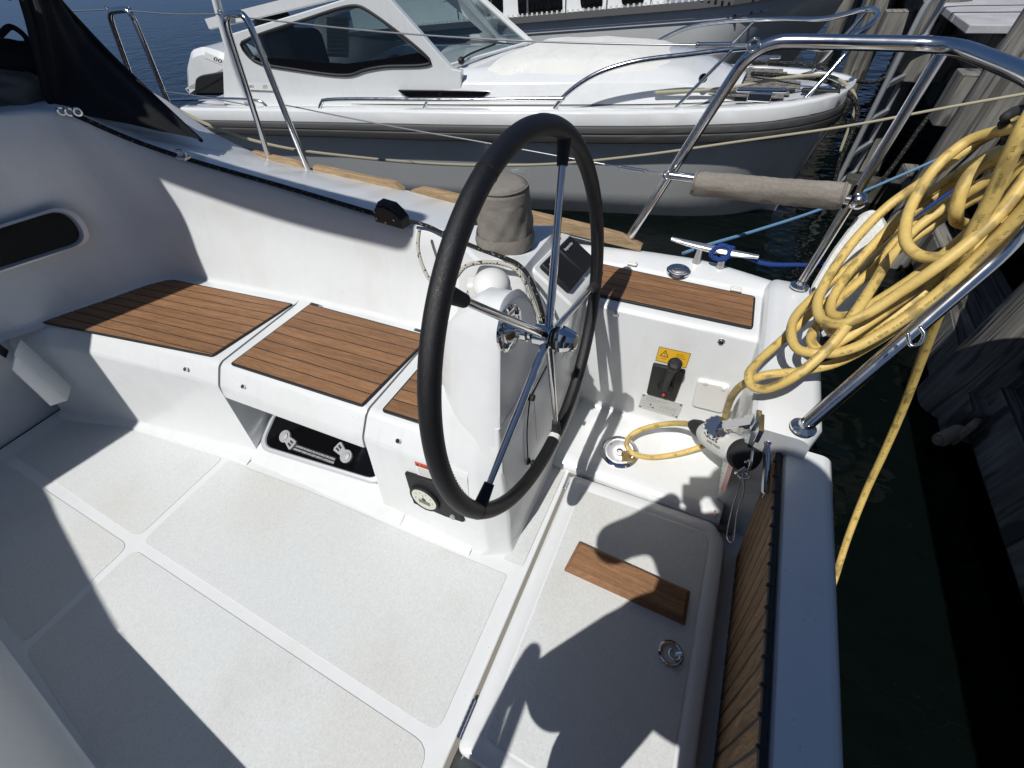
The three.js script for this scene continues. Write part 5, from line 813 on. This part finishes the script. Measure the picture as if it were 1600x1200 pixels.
  for (const s of [-1, 1]) { const w = ph.clone().addScaledVector(rt, s * 0.085).addScaledVector(fw, -0.03).addScaledVector(dn, 0.03), bones = [[w.clone().addScaledVector(dn, 0.05).addScaledVector(fw, -0.03), w, 0.026, 0.028]]; for (let k = 0; k < 4; k++) { const b = w.clone().addScaledVector(dn, -0.012 + k * 0.018 - 0.02); const kn = b.clone().addScaledVector(rt, s * 0.012).addScaledVector(fw, 0.022); bones.push([b, kn, 0.010, 0.009], [kn, kn.clone().addScaledVector(rt, -s * (0.030 + 0.006 * (k % 2))).addScaledVector(fw, 0.006 - 0.012), 0.009, 0.0075]); } bones.push([w.clone().addScaledVector(dn, 0.02), w.clone().addScaledVector(rt, -s * 0.035).addScaledVector(fw, -0.004), 0.011, 0.009]);
    const lo = w.clone().sub(V(0.12, 0.12, 0.12)), hi = w.clone().add(V(0.12, 0.12, 0.12)); hands.push(field(bones, lo, hi, 56, 0.006)); }
  mesh('hand', hands[0], M.skin, per); mesh('hand', hands[1], M.skin, per);
  const phn = thing('phone', 'dark phone held by the person behind the camera', 'phone'); mesh('case', rbox(0.16, 0.075, 0.008, 0.004, ph.clone().addScaledVector(fw, -0.004), basis(rt, dn.clone().negate(), fw.clone().negate())), M.plastic, phn); mesh('screen', rbox(0.15, 0.068, 0.002, 0.0009, ph.clone().addScaledVector(fw, -0.0085), basis(rt, dn.clone().negate(), fw.clone().negate())), M.darkGlass, phn);
}
// ---------------------------------------------------------------- water
{
  const g = new THREE.PlaneGeometry(600, 600, 1, 1).rotateX(-Math.PI / 2).translate(0, -0.5, -60); boxUV(g);
  const w = mesh('water', g, M.water); w.userData = { kind: 'structure' };
}
// ---------------------------------------------------------------- the motorboat alongside
{
  const mb = thing('motorboat', 'white motorboat with grey rubbing band moored alongside', 'motorboat');
  const N = [[-5.2, 0.33, -2.99], [-4.9, 0.33, -3.04], [-3.5, 0.34, -3.28], [-2.32, 0.35, -3.47], [-1.5, 0.355, -3.63], [-0.735, 0.36, -3.80], [-0.2, 0.38, -3.90], [0.16, 0.40, -3.99], [0.42, 0.42, -4.13], [0.58, 0.43, -4.30], [0.67, 0.435, -4.50], [0.70, 0.44, -4.68]].map((a) => V(...a));
  const F = [[-5.4, 0.33, -5.35], [-5.1, 0.33, -5.4], [-3.6, 0.34, -5.55], [-2.35, 0.35, -5.6], [-1.5, 0.36, -5.62], [-0.72, 0.37, -5.58], [-0.15, 0.39, -5.46], [0.22, 0.41, -5.30], [0.45, 0.42, -5.12], [0.60, 0.43, -4.98], [0.68, 0.435, -4.83], [0.70, 0.44, -4.70]].map((a) => V(...a));
  const nC = new THREE.CatmullRomCurve3(N, false, 'centripetal'), fC = new THREE.CatmullRomCurve3(F, false, 'centripetal'), ST = 48;
  const st = []; for (let i = 0; i <= ST; i++) { const t = i / ST, n = nC.getPoint(t), f = fC.getPoint(t), d = f.clone().sub(n).setY(0), B = d.length(); st.push({ t, n, f, d: d.normalize(), B }); }
  const at = (s, side, w, y) => side > 0 ? s.n.clone().addScaledVector(s.d, w).setY(y) : s.f.clone().addScaledVector(s.d, -w).setY(y);
  const win = (s) => Math.min(s.B * 0.5, lerp(0.34, 0.75, sm(0.45, 0.95, s.t)));   // how far the waterline sits inside the gunwale
  const hullRing = (s) => { const a = [], w = win(s), k = s.n.clone().lerp(s.f, 0.5); const bw = sm(0.75, 1.0, s.t) * 0.55; const pull = (p, q) => { p.x -= q; return p; };
    a.push(at(s, 1, 0.03, s.n.y - 0.128), pull(at(s, 1, 0.05 + w * 0.22, 0.02), bw * 0.2), pull(at(s, 1, w * 0.66, -0.26), bw * 0.6), pull(at(s, 1, w, -0.5), bw), pull(k.clone().setY(-0.9), bw), pull(at(s, -1, w, -0.5), bw), pull(at(s, -1, w * 0.5, -0.1), bw * 0.5), at(s, -1, 0.03, s.f.y - 0.128)); return a; };
  const hull = mesh('hull', loft(st.map(hullRing), { cap: true, crease: 0.9 }), M.hullWhite, mb);
  const strip = (name, prof, m) => { for (const side of [1, -1]) mesh(name, loft(st.map((s) => fillet(prof.map(([w, dy]) => at(s, side, Math.min(w, s.B / 2), s.n.y + dy)), 0.008, 2)), { crease: 0.9 }), m, mb); };
  strip('rubbing_band', [[0.03, 0.0], [-0.012, -0.004], [-0.02, -0.05], [-0.012, -0.058]], M.bandGrey);
  strip('rubbing_band', [[-0.010, -0.058], [-0.022, -0.064], [-0.018, -0.122], [0.03, -0.130]], M.bandDark);
  strip('gunwale', [[0.02, -0.002], [0.0, 0.0], [0.012, 0.085], [0.03, 0.10], [0.12, 0.102], [0.14, 0.07]], M.hullWhite);
  const deck = st.map((s) => xs(0, 1, 7).map((q) => s.n.clone().lerp(s.f, lerp(0.05, 0.95, q)).setY(s.n.y + 0.075 + 0.02 * Math.sin(q * 3.14)))); mesh('deck', loft(deck, { crease: 0.6 }), M.hullWhite, mb);
  const lat = V(-0.186, 0, -0.9825), o0 = V(-2.32, 0.35, -3.47), onL = (u, v, w, h = 0) => onP(u, v, o0.clone().addScaledVector(lat, w), lat).addScaledVector(lat, -h);
  // raised trunk
  const tst = st.filter((s) => s.n.x > -3.6 && s.n.x < -0.12), tN = tst.length;
  const tring = (s, i) => { const e = sm(tN - 6, tN - 1, i), y0 = s.n.y + 0.09, top = lerp(0.69, 0.54, e), w0 = lerp(0.26, 0.42, sm(0.5, 0.8, s.t)); return fillet([at(s, 1, w0, y0), at(s, 1, w0 + 0.05, lerp(0.59, 0.50, e)), at(s, 1, w0 + 0.20, top - 0.03), s.n.clone().lerp(s.f, 0.5).setY(top + 0.04), at(s, -1, w0 + 0.20, top - 0.03), at(s, -1, w0 + 0.05, lerp(0.59, 0.50, e)), at(s, -1, w0, y0)], [0, 0.02, 0.05, 0.2, 0.05, 0.02, 0], 4); };
  mesh('cabin_trunk', loft(tst.map(tring), { cap: true, crease: 0.5 }), M.hullWhite, mb);
  const vent = [[620, 141], [766, 143], [752, 154], [638, 153]].map(([u, v]) => onL(u, v, 0.265, 0)); mesh('hull_window', slab(fillet(vent, 0.02, 3, true), lat.clone().multiplyScalar(0.03), 0.002), M.darkGlass, mb);
  // wheelhouse side with window opening, traced on the plane of the near cabin side and repeated on the far one
  const ow = 0.30, outP = [[352, 176], [350, 100], [354, 72], [364, 54], [470, 22], [540, 0], [578, -14], [600, -10], [706, 109], [720, 112], [720, 176]], inP = [[378, 70], [388, 62], [470, 33], [556, 9], [572, 14], [674, 97], [664, 101], [600, 104], [572, 109], [545, 117], [460, 108], [404, 97], [390, 88]];
  const ex = V(0.9825, 0, -0.186), O = onL(352, 176, ow), to2 = ([u, v]) => { const p = onL(u, v, ow).sub(O); return new THREE.Vector2(p.dot(ex), p.y); };
  const shp = new THREE.Shape(outP.map(to2)); shp.holes.push(new THREE.Path(inP.map(to2)));
  const sideG = (w) => { const g = new THREE.ExtrudeGeometry(shp, { depth: 0.05, bevelEnabled: true, bevelSize: 0.008, bevelThickness: 0.008, bevelSegments: 2 }); g.applyMatrix4(basis(ex, V(0, 1, 0), lat.clone().negate())); const o = O.clone().addScaledVector(lat, w); g.translate(o.x, o.y, o.z); return boxUV(g); };
  const wh = mesh('wheelhouse', [sideG(0.05)], M.hullWhite, mb), far = mesh('wheelhouse', [sideG(1.55)], M.hullWhite, mb);
  const paneG = (w) => { const g = new THREE.ExtrudeGeometry(new THREE.Shape(inP.map(to2)), { depth: 0.004, bevelEnabled: false }); g.applyMatrix4(basis(ex, V(0, 1, 0), lat.clone().negate())); const o = O.clone().addScaledVector(lat, w); g.translate(o.x, o.y, o.z); return boxUV(g); };
  mesh('pane', paneG(0.03), M.tint, wh); mesh('pane', paneG(1.53), M.tint, far);
  const frame = tube([...inP.map(([u, v]) => onL(u, v, ow, 0.012))], 0.013, { rad: 6, closed: true, seg: 120 }); mesh('window_seal', frame, M.plastic, wh);
  const low = slab([[386, 90], [404, 98], [460, 109], [545, 118], [572, 110], [600, 105], [674, 98], [655, 82], [600, 92], [540, 100], [450, 92]].map(([u, v]) => onL(u, v, ow + 0.02)), lat.clone().multiplyScalar(0.012), 0.001); mesh('window_tint', low, M.darkGlass, wh);
  // roof, rear arch, windscreen
  const rf = [onL(364, 52, ow), onL(578, -16, ow)], rB = rf.map((p) => p.clone().addScaledVector(lat, 1.6)); mesh('roof', slab([rf[0].clone().add(V(-0.3, 0.02, 0)), rf[1].clone().add(V(0.1, 0, 0)), rB[1].clone().add(V(0.1, 0, 0)), rB[0].clone().add(V(-0.3, 0.02, 0))], V(0, 0.08, 0), 0.01), M.hullWhite, mb);
  for (const w of [0.28, 1.75]) mesh('rear_arch', [tube([onL(392, 172, w), onL(368, 110, w), onL(348, 40, w), onL(335, -10, w)], 0.035, { rad: 10 })], M.hullWhite, mb);
  const wA = onL(704, 104, 0.42), wB = onL(828, 66, 1.12), wT = onL(742, -10, 1.12), wU = onL(592, -10, 0.42);
  const ws = mesh('windscreen', slab([wA, wB, wT, wU], V(-0.006, 0, 0), 0.001), M.clear, mb); mesh('frame', [tube([wB, wT], 0.022, { rad: 8 }), tube([wA.clone().add(V(0, 0.01, 0)), wB], 0.014, { rad: 8 }), tube([wB.clone().add(V(0.04, 0, 0)), wT.clone().add(V(0.04, 0, 0))], 0.008, { rad: 8 })], M.hullWhite, ws);
  const wA2 = wA.clone().addScaledVector(lat, 1.4), wU2 = wU.clone().addScaledVector(lat, 1.4); mesh('windscreen', slab([wB, wA2, wU2, wT], V(-0.006, 0, 0), 0.001), M.clear, mb);
  mesh('wiper', [tube([onL(722, 92, 0.5, 0.02), onL(735, 84, 0.6, 0.02), onL(775, 68, 0.85, 0.02)], 0.008, { rad: 6 }), ball(onL(722, 94, 0.5, 0.02), 0.03, 10)], M.plastic, mb);
  mesh('dashboard', slab([wA.clone().addScaledVector(lat, 0.05).add(V(-0.05, -0.02, 0)), wB.clone().add(V(-0.1, -0.02, 0)), wA2.clone().add(V(-0.05, -0.02, 0)), wA2.clone().add(V(-0.8, 0.02, 0)), wA.clone().addScaledVector(lat, 0.05).add(V(-0.8, 0.02, 0))], V(0, -0.25, 0), 0.02), M.interior, mb);
  mesh('helm_chair', [rbox(0.45, 0.5, 0.45, 0.08, onL(470, 95, 0.9)), rbox(0.12, 0.5, 0.42, 0.05, onL(440, 70, 0.9))], M.interior, mb);
  const tw = []; for (let i = 0; i < 9; i++) tw.push(rbox(0.30, 0.035, 0.02, 0.008, onL(528, 30 + i * 7, 1.2))); mesh('striped_towel', tw, M.whiteVinyl, mb);
  const txt = canvasTex(512, 64, (x, w, h) => { x.fillStyle = '#d9dad6'; x.fillRect(0, 0, w, h); x.fillStyle = '#333'; x.font = 'bold 34px sans-serif'; x.fillText('NIMBUS', 20, 46, 220); x.font = '52px sans-serif'; x.fillText('W9', 300, 52, 120); });
  mesh('name_print', quadGeo(onL(384, 139, ow, 0.022), onL(434, 141, ow, 0.022), onL(434, 130, ow, 0.022), onL(384, 128, ow, 0.022)), std({ map: txt, roughness: 0.4 }), mb);
  // rails
  const R = (n, pts, r = 0.016) => mesh(n, tube(pts, r, { rad: 10, seg: pts.length * 8 }), M.steel, mb);
  R('hand_rail', [onL(499, 174, 0.10), onL(503, 158, 0.10), onL(512, 156, 0.10), onL(700, 156, 0.10), onL(880, 154, 0.10)]); R('rail_post', [onL(668, 157, 0.10), onL(659, 177, 0.10)], 0.012);
  const bwT = onL(1309, 84, 0.62); bwT.copy(V(0.62, 0.86, -4.72));
  R('bow_rail', [onL(862, 177, 0.12), onL(880, 152, 0.12), onL(925, 119, 0.13), onL(985, 98, 0.14), onL(1080, 85, 0.16), onL(1170, 75, 0.18), onL(1250, 72, 0.22), onL(1300, 74, 0.32), V(0.60, 0.90, -4.45), V(0.60, 0.92, -4.95), onL(1290, 29, 1.10), onL(1220, 30, 1.45), onL(1130, 34, 1.65), onL(1075, 43, 1.75), onL(1040, 58, 1.80), onL(1010, 75, 1.85)], 0.018);
  R('rail_post', [onL(1050, 174, 0.14), onL(1142, 80, 0.16)], 0.013); R('rail_post', [onL(1248, 164, 0.28), onL(1290, 120, 0.34), V(0.60, 0.88, -4.50)], 0.016); R('rail_post', [onL(1140, 72, 1.6), onL(1178, 33, 1.55)], 0.013); R('rail_post', [V(0.40, 0.50, -5.05), V(0.60, 0.90, -4.95)], 0.014);
  // foredeck: weathered planks, cleats, lines
  const pl = []; for (let i = 0; i < 9; i++) { const z = -4.22 - i * 0.105; const x0 = -0.40 + 0.0 * i, x1 = 0.34 - Math.abs(i - 3.5) * 0.035; mesh('deck_plank', rbox(x1 - x0, 0.012, 0.097, 0.003, V((x0 + x1) / 2, 0.508, z)), M.pile[i % 3], mb); }
  const clt = (p) => mesh('deck_cleat', [rbox(0.34, 0.03, 0.035, 0.012, p.clone().add(V(0, 0.06, 0)), rotXYZ(0, 0.12, 0)), rbox(0.16, 0.06, 0.06, 0.01, p.clone().add(V(0, 0.02, 0)))], M.chrome, mb); clt(onL(1185, 156, 0.16)); clt(onL(1185, 102, 1.4));
  mesh('deck_shackle', [new THREE.TorusGeometry(0.035, 0.008, 8, 18).translate(0.05, 0.53, -4.15)], M.chrome, mb);
  mesh('fairlead', [rbox(0.25, 0.03, 0.05, 0.012, V(0.45, 0.53, -4.33))], M.plastic, mb); mesh('deck_light', [lathe([[0.03, 0], [0.03, 0.02], [0, 0.025]], V(-0.38, 0.62, -4.12), V(0.4, 0.3, 0.8))], M.plastic, mb);
  mesh('side_light', rbox(0.05, 0.04, 0.03, 0.006, onL(908, 175, 0.10)), std({ color: lin(0.01, 0.06, 0.04), roughness: 0.2 }), mb);
  // foredeck cover: separate sheet of pale vinyl
  const cvT = [], cs = tst.filter((s) => s.n.x > -2.15 && s.n.x < -0.50); cs.forEach((s, i) => { const e = Math.min(1, i / 2.5, (cs.length - 1 - i) / 2.5), h = 0.02 + 0.075 * Math.sqrt(Math.max(0, e)) * lerp(1, 0.7, i / cs.length); cvT.push(xs(0, 1, 17).map((q) => { const w = lerp(0.38, s.B - 0.38, q), b = Math.pow(Math.max(0, Math.sin(q * 3.14159)), 0.35), p = s.n.clone().addScaledVector(s.d, w); p.y = 0.612 + (h + 0.065) * b - 0.05 * sm(0.5, 1, i / cs.length) + 0.008 * Math.sin(q * 40 + i * 1.7) * (1 - b) + 0.006 * Math.sin(i * 2.3 + q * 6); return p; })); });
  const fc = thing('foredeck_cover', 'pale grey vinyl cover stretched over the motorboat foredeck cushions', 'cover'); mesh('sheet', loft(cvT, { crease: 1.3 }), M.whiteVinyl, fc);
  // outboard engine
  const ob = mesh('outboard_engine', slab(fillet([[288, 148], [286, 110], [293, 80], [312, 74], [340, 82], [366, 98], [372, 150]].map(([u, v]) => onL(u, v, 0.85)), 0.06, 5, true), lat.clone().multiplyScalar(0.5), 0.06), M.hullWhite, mb, 'white outboard engine with dark lower cowl');
  mesh('lower_cowl', slab(fillet([[300, 150], [302, 120], [312, 114], [372, 104], [380, 150]].map(([u, v]) => onL(u, v, 0.84)), 0.05, 4, true), lat.clone().multiplyScalar(0.52), 0.03), M.plastic, ob);
  const t3 = canvasTex(256, 96, (x, w, h) => { x.fillStyle = '#dcddda'; x.fillRect(0, 0, w, h); x.fillStyle = '#1d1d1f'; x.font = 'bold 84px sans-serif'; x.save(); x.translate(w, h); x.rotate(Math.PI); x.fillText('300', 20, 80, 210); x.restore(); });
  mesh('number_print', quadGeo(onL(318, 90, 0.845), onL(356, 105, 0.845), onL(358, 97, 0.845), onL(321, 81, 0.845)), std({ map: t3, roughness: 0.4 }), ob);
  R('stern_rail', [onL(240, 158, 0.5), onL(300, 155, 0.3), onL(392, 156, 0.2), onL(410, 160, 0.2), onL(424, 174, 0.2)], 0.014);
  // its mooring lines
  const T = (n, lab, pts, r, m) => tag(mesh(n, tube(pts, r, { rad: 8, seg: pts.length * 10 }), m), lab, 'rope');
  T('mooring_rope', 'cream rope lying over the motorboat bow', [V(-0.7, 0.53, -4.05), V(-0.2, 0.56, -4.15), V(0.2, 0.60, -4.35), V(0.52, 0.58, -4.50), V(0.72, 0.45, -4.52), V(0.78, 0.1, -4.5)], 0.012, M.ropeCream);
  T('mooring_rope', 'black rope from the motorboat bow hanging to the jetty', [V(-0.05, 0.54, -4.75), V(0.2, 0.56, -4.60), V(0.5, 0.56, -4.45), V(0.74, 0.42, -4.42), V(0.80, 0.0, -4.40), V(0.90, -0.25, -4.45), V(1.15, -0.2, -4.6), V(1.3, 0.3, -4.8)], 0.016, M.ropeBlack);
  T('mooring_rope', 'black rope looping from the bow up to a jetty pile', [V(-0.1, 0.54, -5.2), V(0.4, 0.56, -5.0), V(0.75, 0.45, -5.1), V(1.0, 0.42, -5.4), V(1.25, 0.75, -5.8)], 0.014, M.ropeBlack);
}
// ---------------------------------------------------------------- older yacht behind the motorboat
{
  const yb = thing('old_yacht', 'old white yacht with dark striped rail behind the motorboat', 'sailboat');
  const A = onZ(700, 62, -8.0), B = onZ(1250, -6, -8.0); A.y = 0.44; B.y = 0.74; const rl = (t) => { const p = A.clone().lerp(B, t); p.y += 0.0; return p; };
  const st = xs(-0.9, 1.12, 24).map((t) => { const p = rl(t), e = sm(0.8, 1.12, t); p.z -= 0.0 + e * 0.9; return { p, t, e }; });
  mesh('hull', loft(st.map(({ p, e }) => [p.clone(), p.clone().add(V(-0.1 * e, -0.35, -0.05 - 0.1 * e)), p.clone().add(V(-0.3 * e, -0.75, -0.2 - 0.25 * e)), V(p.x - 0.6 * e, -0.7, p.z - 0.45 - 0.4 * e)]), { crease: 0.9 }), M.hullWhite, yb);
  mesh('rail_strip', loft(st.map(({ p }) => [p.clone().add(V(0, 0.03, 0.02)), p.clone().add(V(0, 0.03, 0.05)), p.clone().add(V(0, -0.05, 0.05)), p.clone().add(V(0, -0.05, 0.0))]), { crease: 0.4 }), M.interior, yb);
  const dots = []; for (let i = 0; i < 70; i++) { const p = rl(-0.1 + i / 70 * 1.1); dots.push(box(0.03, 0.035, 0.012, p.clone().add(V(0, 0.045, 0.045)))); } mesh('toe_rail_slots', dots, M.whiteVinyl, yb);
  mesh('cove_line', loft(st.slice(8, 22).map(({ p, e }) => [p.clone().add(V(-0.03 * e, -0.155, 0.0)), p.clone().add(V(-0.03 * e, -0.18, 0.0))]), { crease: 1 }), M.navy, yb);
  mesh('deck', loft(st.map(({ p }) => [p.clone().add(V(0, -0.01, 0)), p.clone().add(V(0, 0.04, -2.2))]), { crease: 1 }), M.hullWhite, yb);
  const hz = -8.45, hs = [onZ(560, 78, hz), onZ(1040, 24, hz)]; mesh('deckhouse', slab([hs[0], hs[1], hs[1].clone().add(V(-0.1, 0.75, 0)), hs[0].clone().add(V(0, 0.75, 0))], V(0, 0, -1.2), 0.03), M.hullWhite, yb);
  const pw = (px) => mesh('window', slab(fillet(px.map(([u, v]) => onZ(u, v, hz + 0.012)), 0.05, 3, true), V(0, 0, -0.02), 0.002), M.darkGlass, yb); pw([[905, -14], [942, -16], [941, 12], [908, 14]]); pw([[969, -16], [1006, -18], [1006, 6], [972, 9]]); pw([[808, -10], [878, -16], [879, 18], [810, 24]]); pw([[742, -8], [785, -12], [786, 22], [744, 28]]);
  for (let i = 0; i < 8; i++) { const p = rl(0.05 + i * 0.12); mesh('stanchion', cyl(p, p.clone().add(V(0, 0.6, 0)), 0.012, 0.012, 8), M.steel, yb); }
  mesh('guard_wire', [0.3, 0.58].map((h) => tube([rl(0).add(V(0, h, 0)), rl(0.5).add(V(0, h - 0.01, 0)), rl(1).add(V(0, h, 0))], 0.006, { rad: 5 })), M.wire, yb);
}
// ---------------------------------------------------------------- the jetty
{
  const pileGeo = (r, h, s) => { const g = new THREE.CylinderGeometry(r * 0.94, r * 1.05, h, 28, 16), p = g.attributes.position; for (let i = 0; i < p.count; i++) { const a = Math.atan2(p.getZ(i), p.getX(i)), y = p.getY(i), k = 1 + 0.035 * Math.sin(a * 3 + s) + 0.02 * Math.sin(a * 7 + s * 2 + y) + 0.02 * Math.sin(y * 2 + s); p.setX(i, p.getX(i) * k + 0.02 * Math.sin(y * 0.9 + s)); p.setZ(i, p.getZ(i) * k); } g.computeVertexNormals(); const uv = g.attributes.uv; for (let i = 0; i < uv.count; i++) uv.setXY(i, uv.getX(i) * r * 6.283 + s, uv.getY(i) * h + s); return g; };
  let k = 0;
  const pile = (u, v, x, r, top, lab, lean = 0) => { const p = onX(u, v, x), h = top + 2.0, g = pileGeo(r, h, k * 1.7); g.rotateZ(lean); g.translate(p.x, -2.0 + h / 2, p.z); const o = mesh('jetty_pile', g, M.pile[k % 3]); tag(o, lab, 'pile', 'timber piles of the jetty'); k++; return p; };
  const pe = pile(1522, 200, 1.35, 0.15, 1.42, 'thick grey timber pile beside the yellow cable coil');
  const pd = pile(1402, 150, 1.30, 0.17, 1.40, 'grey timber pile behind the steel ladder');
  pile(1352, 75, 1.25, 0.16, 1.38, 'grey timber pile next beyond the ladder pile'); pile(1308, 40, 1.15, 0.15, 1.36, 'thin grey timber pile farther along the jetty'); pile(1268, 18, 1.05, 0.14, 1.3, 'farthest grey timber pile beyond the motorboat bow');
  pile(1440, 70, 1.62, 0.15, 1.4, 'timber pile set back behind the ladder'); pile(1382, 22, 1.5, 0.14, 1.36, 'timber pile set back beyond the ladder'); pile(1335, 8, 1.4, 0.14, 1.34, 'slim timber pile set back from the motorboat bow');
  const pn = pile(1560, 560, 1.50, 0.17, 1.42, 'dark timber pile near the yacht stern');
  // deck, beams
  const dk = thing('jetty_deck', 'grey jetty deck on heavy timber beams', 'jetty');
  const bm = (a, b, w, h, m, n = 'beam') => mesh(n, boxUV(beam(a, b, w, h)), m, dk);
  for (let i = 0; i < 26; i++) { const z = -11.5 + i * 0.5; mesh('deck_board', boxUV(rbox(4.4, 0.05, 0.485, 0.008, V(z < -4.6 ? 3.42 : z < -2.7 ? 3.75 : z < -1.7 ? 3.85 : 3.25, 0.83, z))), M.deckGrey, dk); }  // edge stepped out of view to shape sun and shade on the timbers
  bm(V(1.55, 0.66, -11.5), V(1.55, 0.66, 1.5), 0.2, 0.26, M.pile[1]); bm(V(1.9, 0.3, -11.5), V(1.9, 0.3, 1.5), 0.16, 0.26, M.shadedWood); bm(V(2.4, 0.66, -11.5), V(2.4, 0.66, 1.5), 0.2, 0.26, M.shadedWood);
  for (const z of [-9.2, -7.2, -5.6, -4.35, -3.0, -1.6]) bm(V(1.05 + 0.15 * (z > -5), 0.52, z), V(4.5, 0.52, z), 0.2, 0.3, M.pile[2]);
  bm(V(1.62, -0.36, -5.4), V(1.66, -0.30, -0.6), 0.30, 0.26, M.pile[0], 'lower_beam'); bm(V(1.05, -0.42, -5.2), V(2.6, -0.42, -5.0), 0.18, 0.2, M.shadedWood, 'lower_beam');
  bm(onX(1392, 520, 1.55).setY(-0.35), onX(1500, 690, 1.5).setY(-0.42), 0.16, 0.28, M.pile[2], 'brace');
  mesh('bolt', [cyl(onX(1500, 672, 1.45), onX(1468, 688, 1.36), 0.035, 0.035, 10), rbox(0.16, 0.16, 0.03, 0.01, onX(1512, 668, 1.47), rotXYZ(0, 1.1, 0)), cyl(onX(1468, 688, 1.36), onX(1462, 690, 1.345), 0.022, 0.022, 10)], std({ color: lin(0.30, 0.24, 0.18), roughness: 0.9 }), dk);
  for (let i = 0; i < 40; i++) { const z = -12.4 + i * 0.31; mesh('dark_backing_board', boxUV(rbox(0.05, 1.5, 0.295, 0.008, V(2.3 + 0.012 * (i % 3), 0.05, z))), M.shadedWood, dk); }  // added backing boards that keep the gaps between the piles dark
  // ladder
  const ld = thing('jetty_ladder', 'galvanised steel ladder fixed to the jetty piles', 'ladder');
  const r0 = onY(1327, 284, -0.5), l0 = onY(1299, 303, -0.5), rr0 = V(r0.x, -0.7, r0.z), ll0 = V(l0.x, -0.7, l0.z);
  const rT = onP(1484, 4, r0, V(0.95, 0, -0.3).normalize()), q = (b, y) => V(b.x, y, b.z), topY = 0.95;
  const post = (b) => mesh('rail', pipe([q(b, -0.7), q(b, topY), q(b, topY + 0.12).add(V(0.12, 0, 0)), q(b, topY + 0.12).add(V(0.75, 0, 0.0)), q(b, topY - 0.05).add(V(0.85, 0, 0))], 0.022, 0.08, 12), M.galv, ld);
  post(r0); post(l0); for (let i = 0; i < 6; i++) { const y = -0.4 + i * 0.27; mesh('rung', boxUV(beam(q(r0, y), q(l0, y), 0.05, 0.04)), M.galv, ld); }
}
renderer.render(scene, camera);
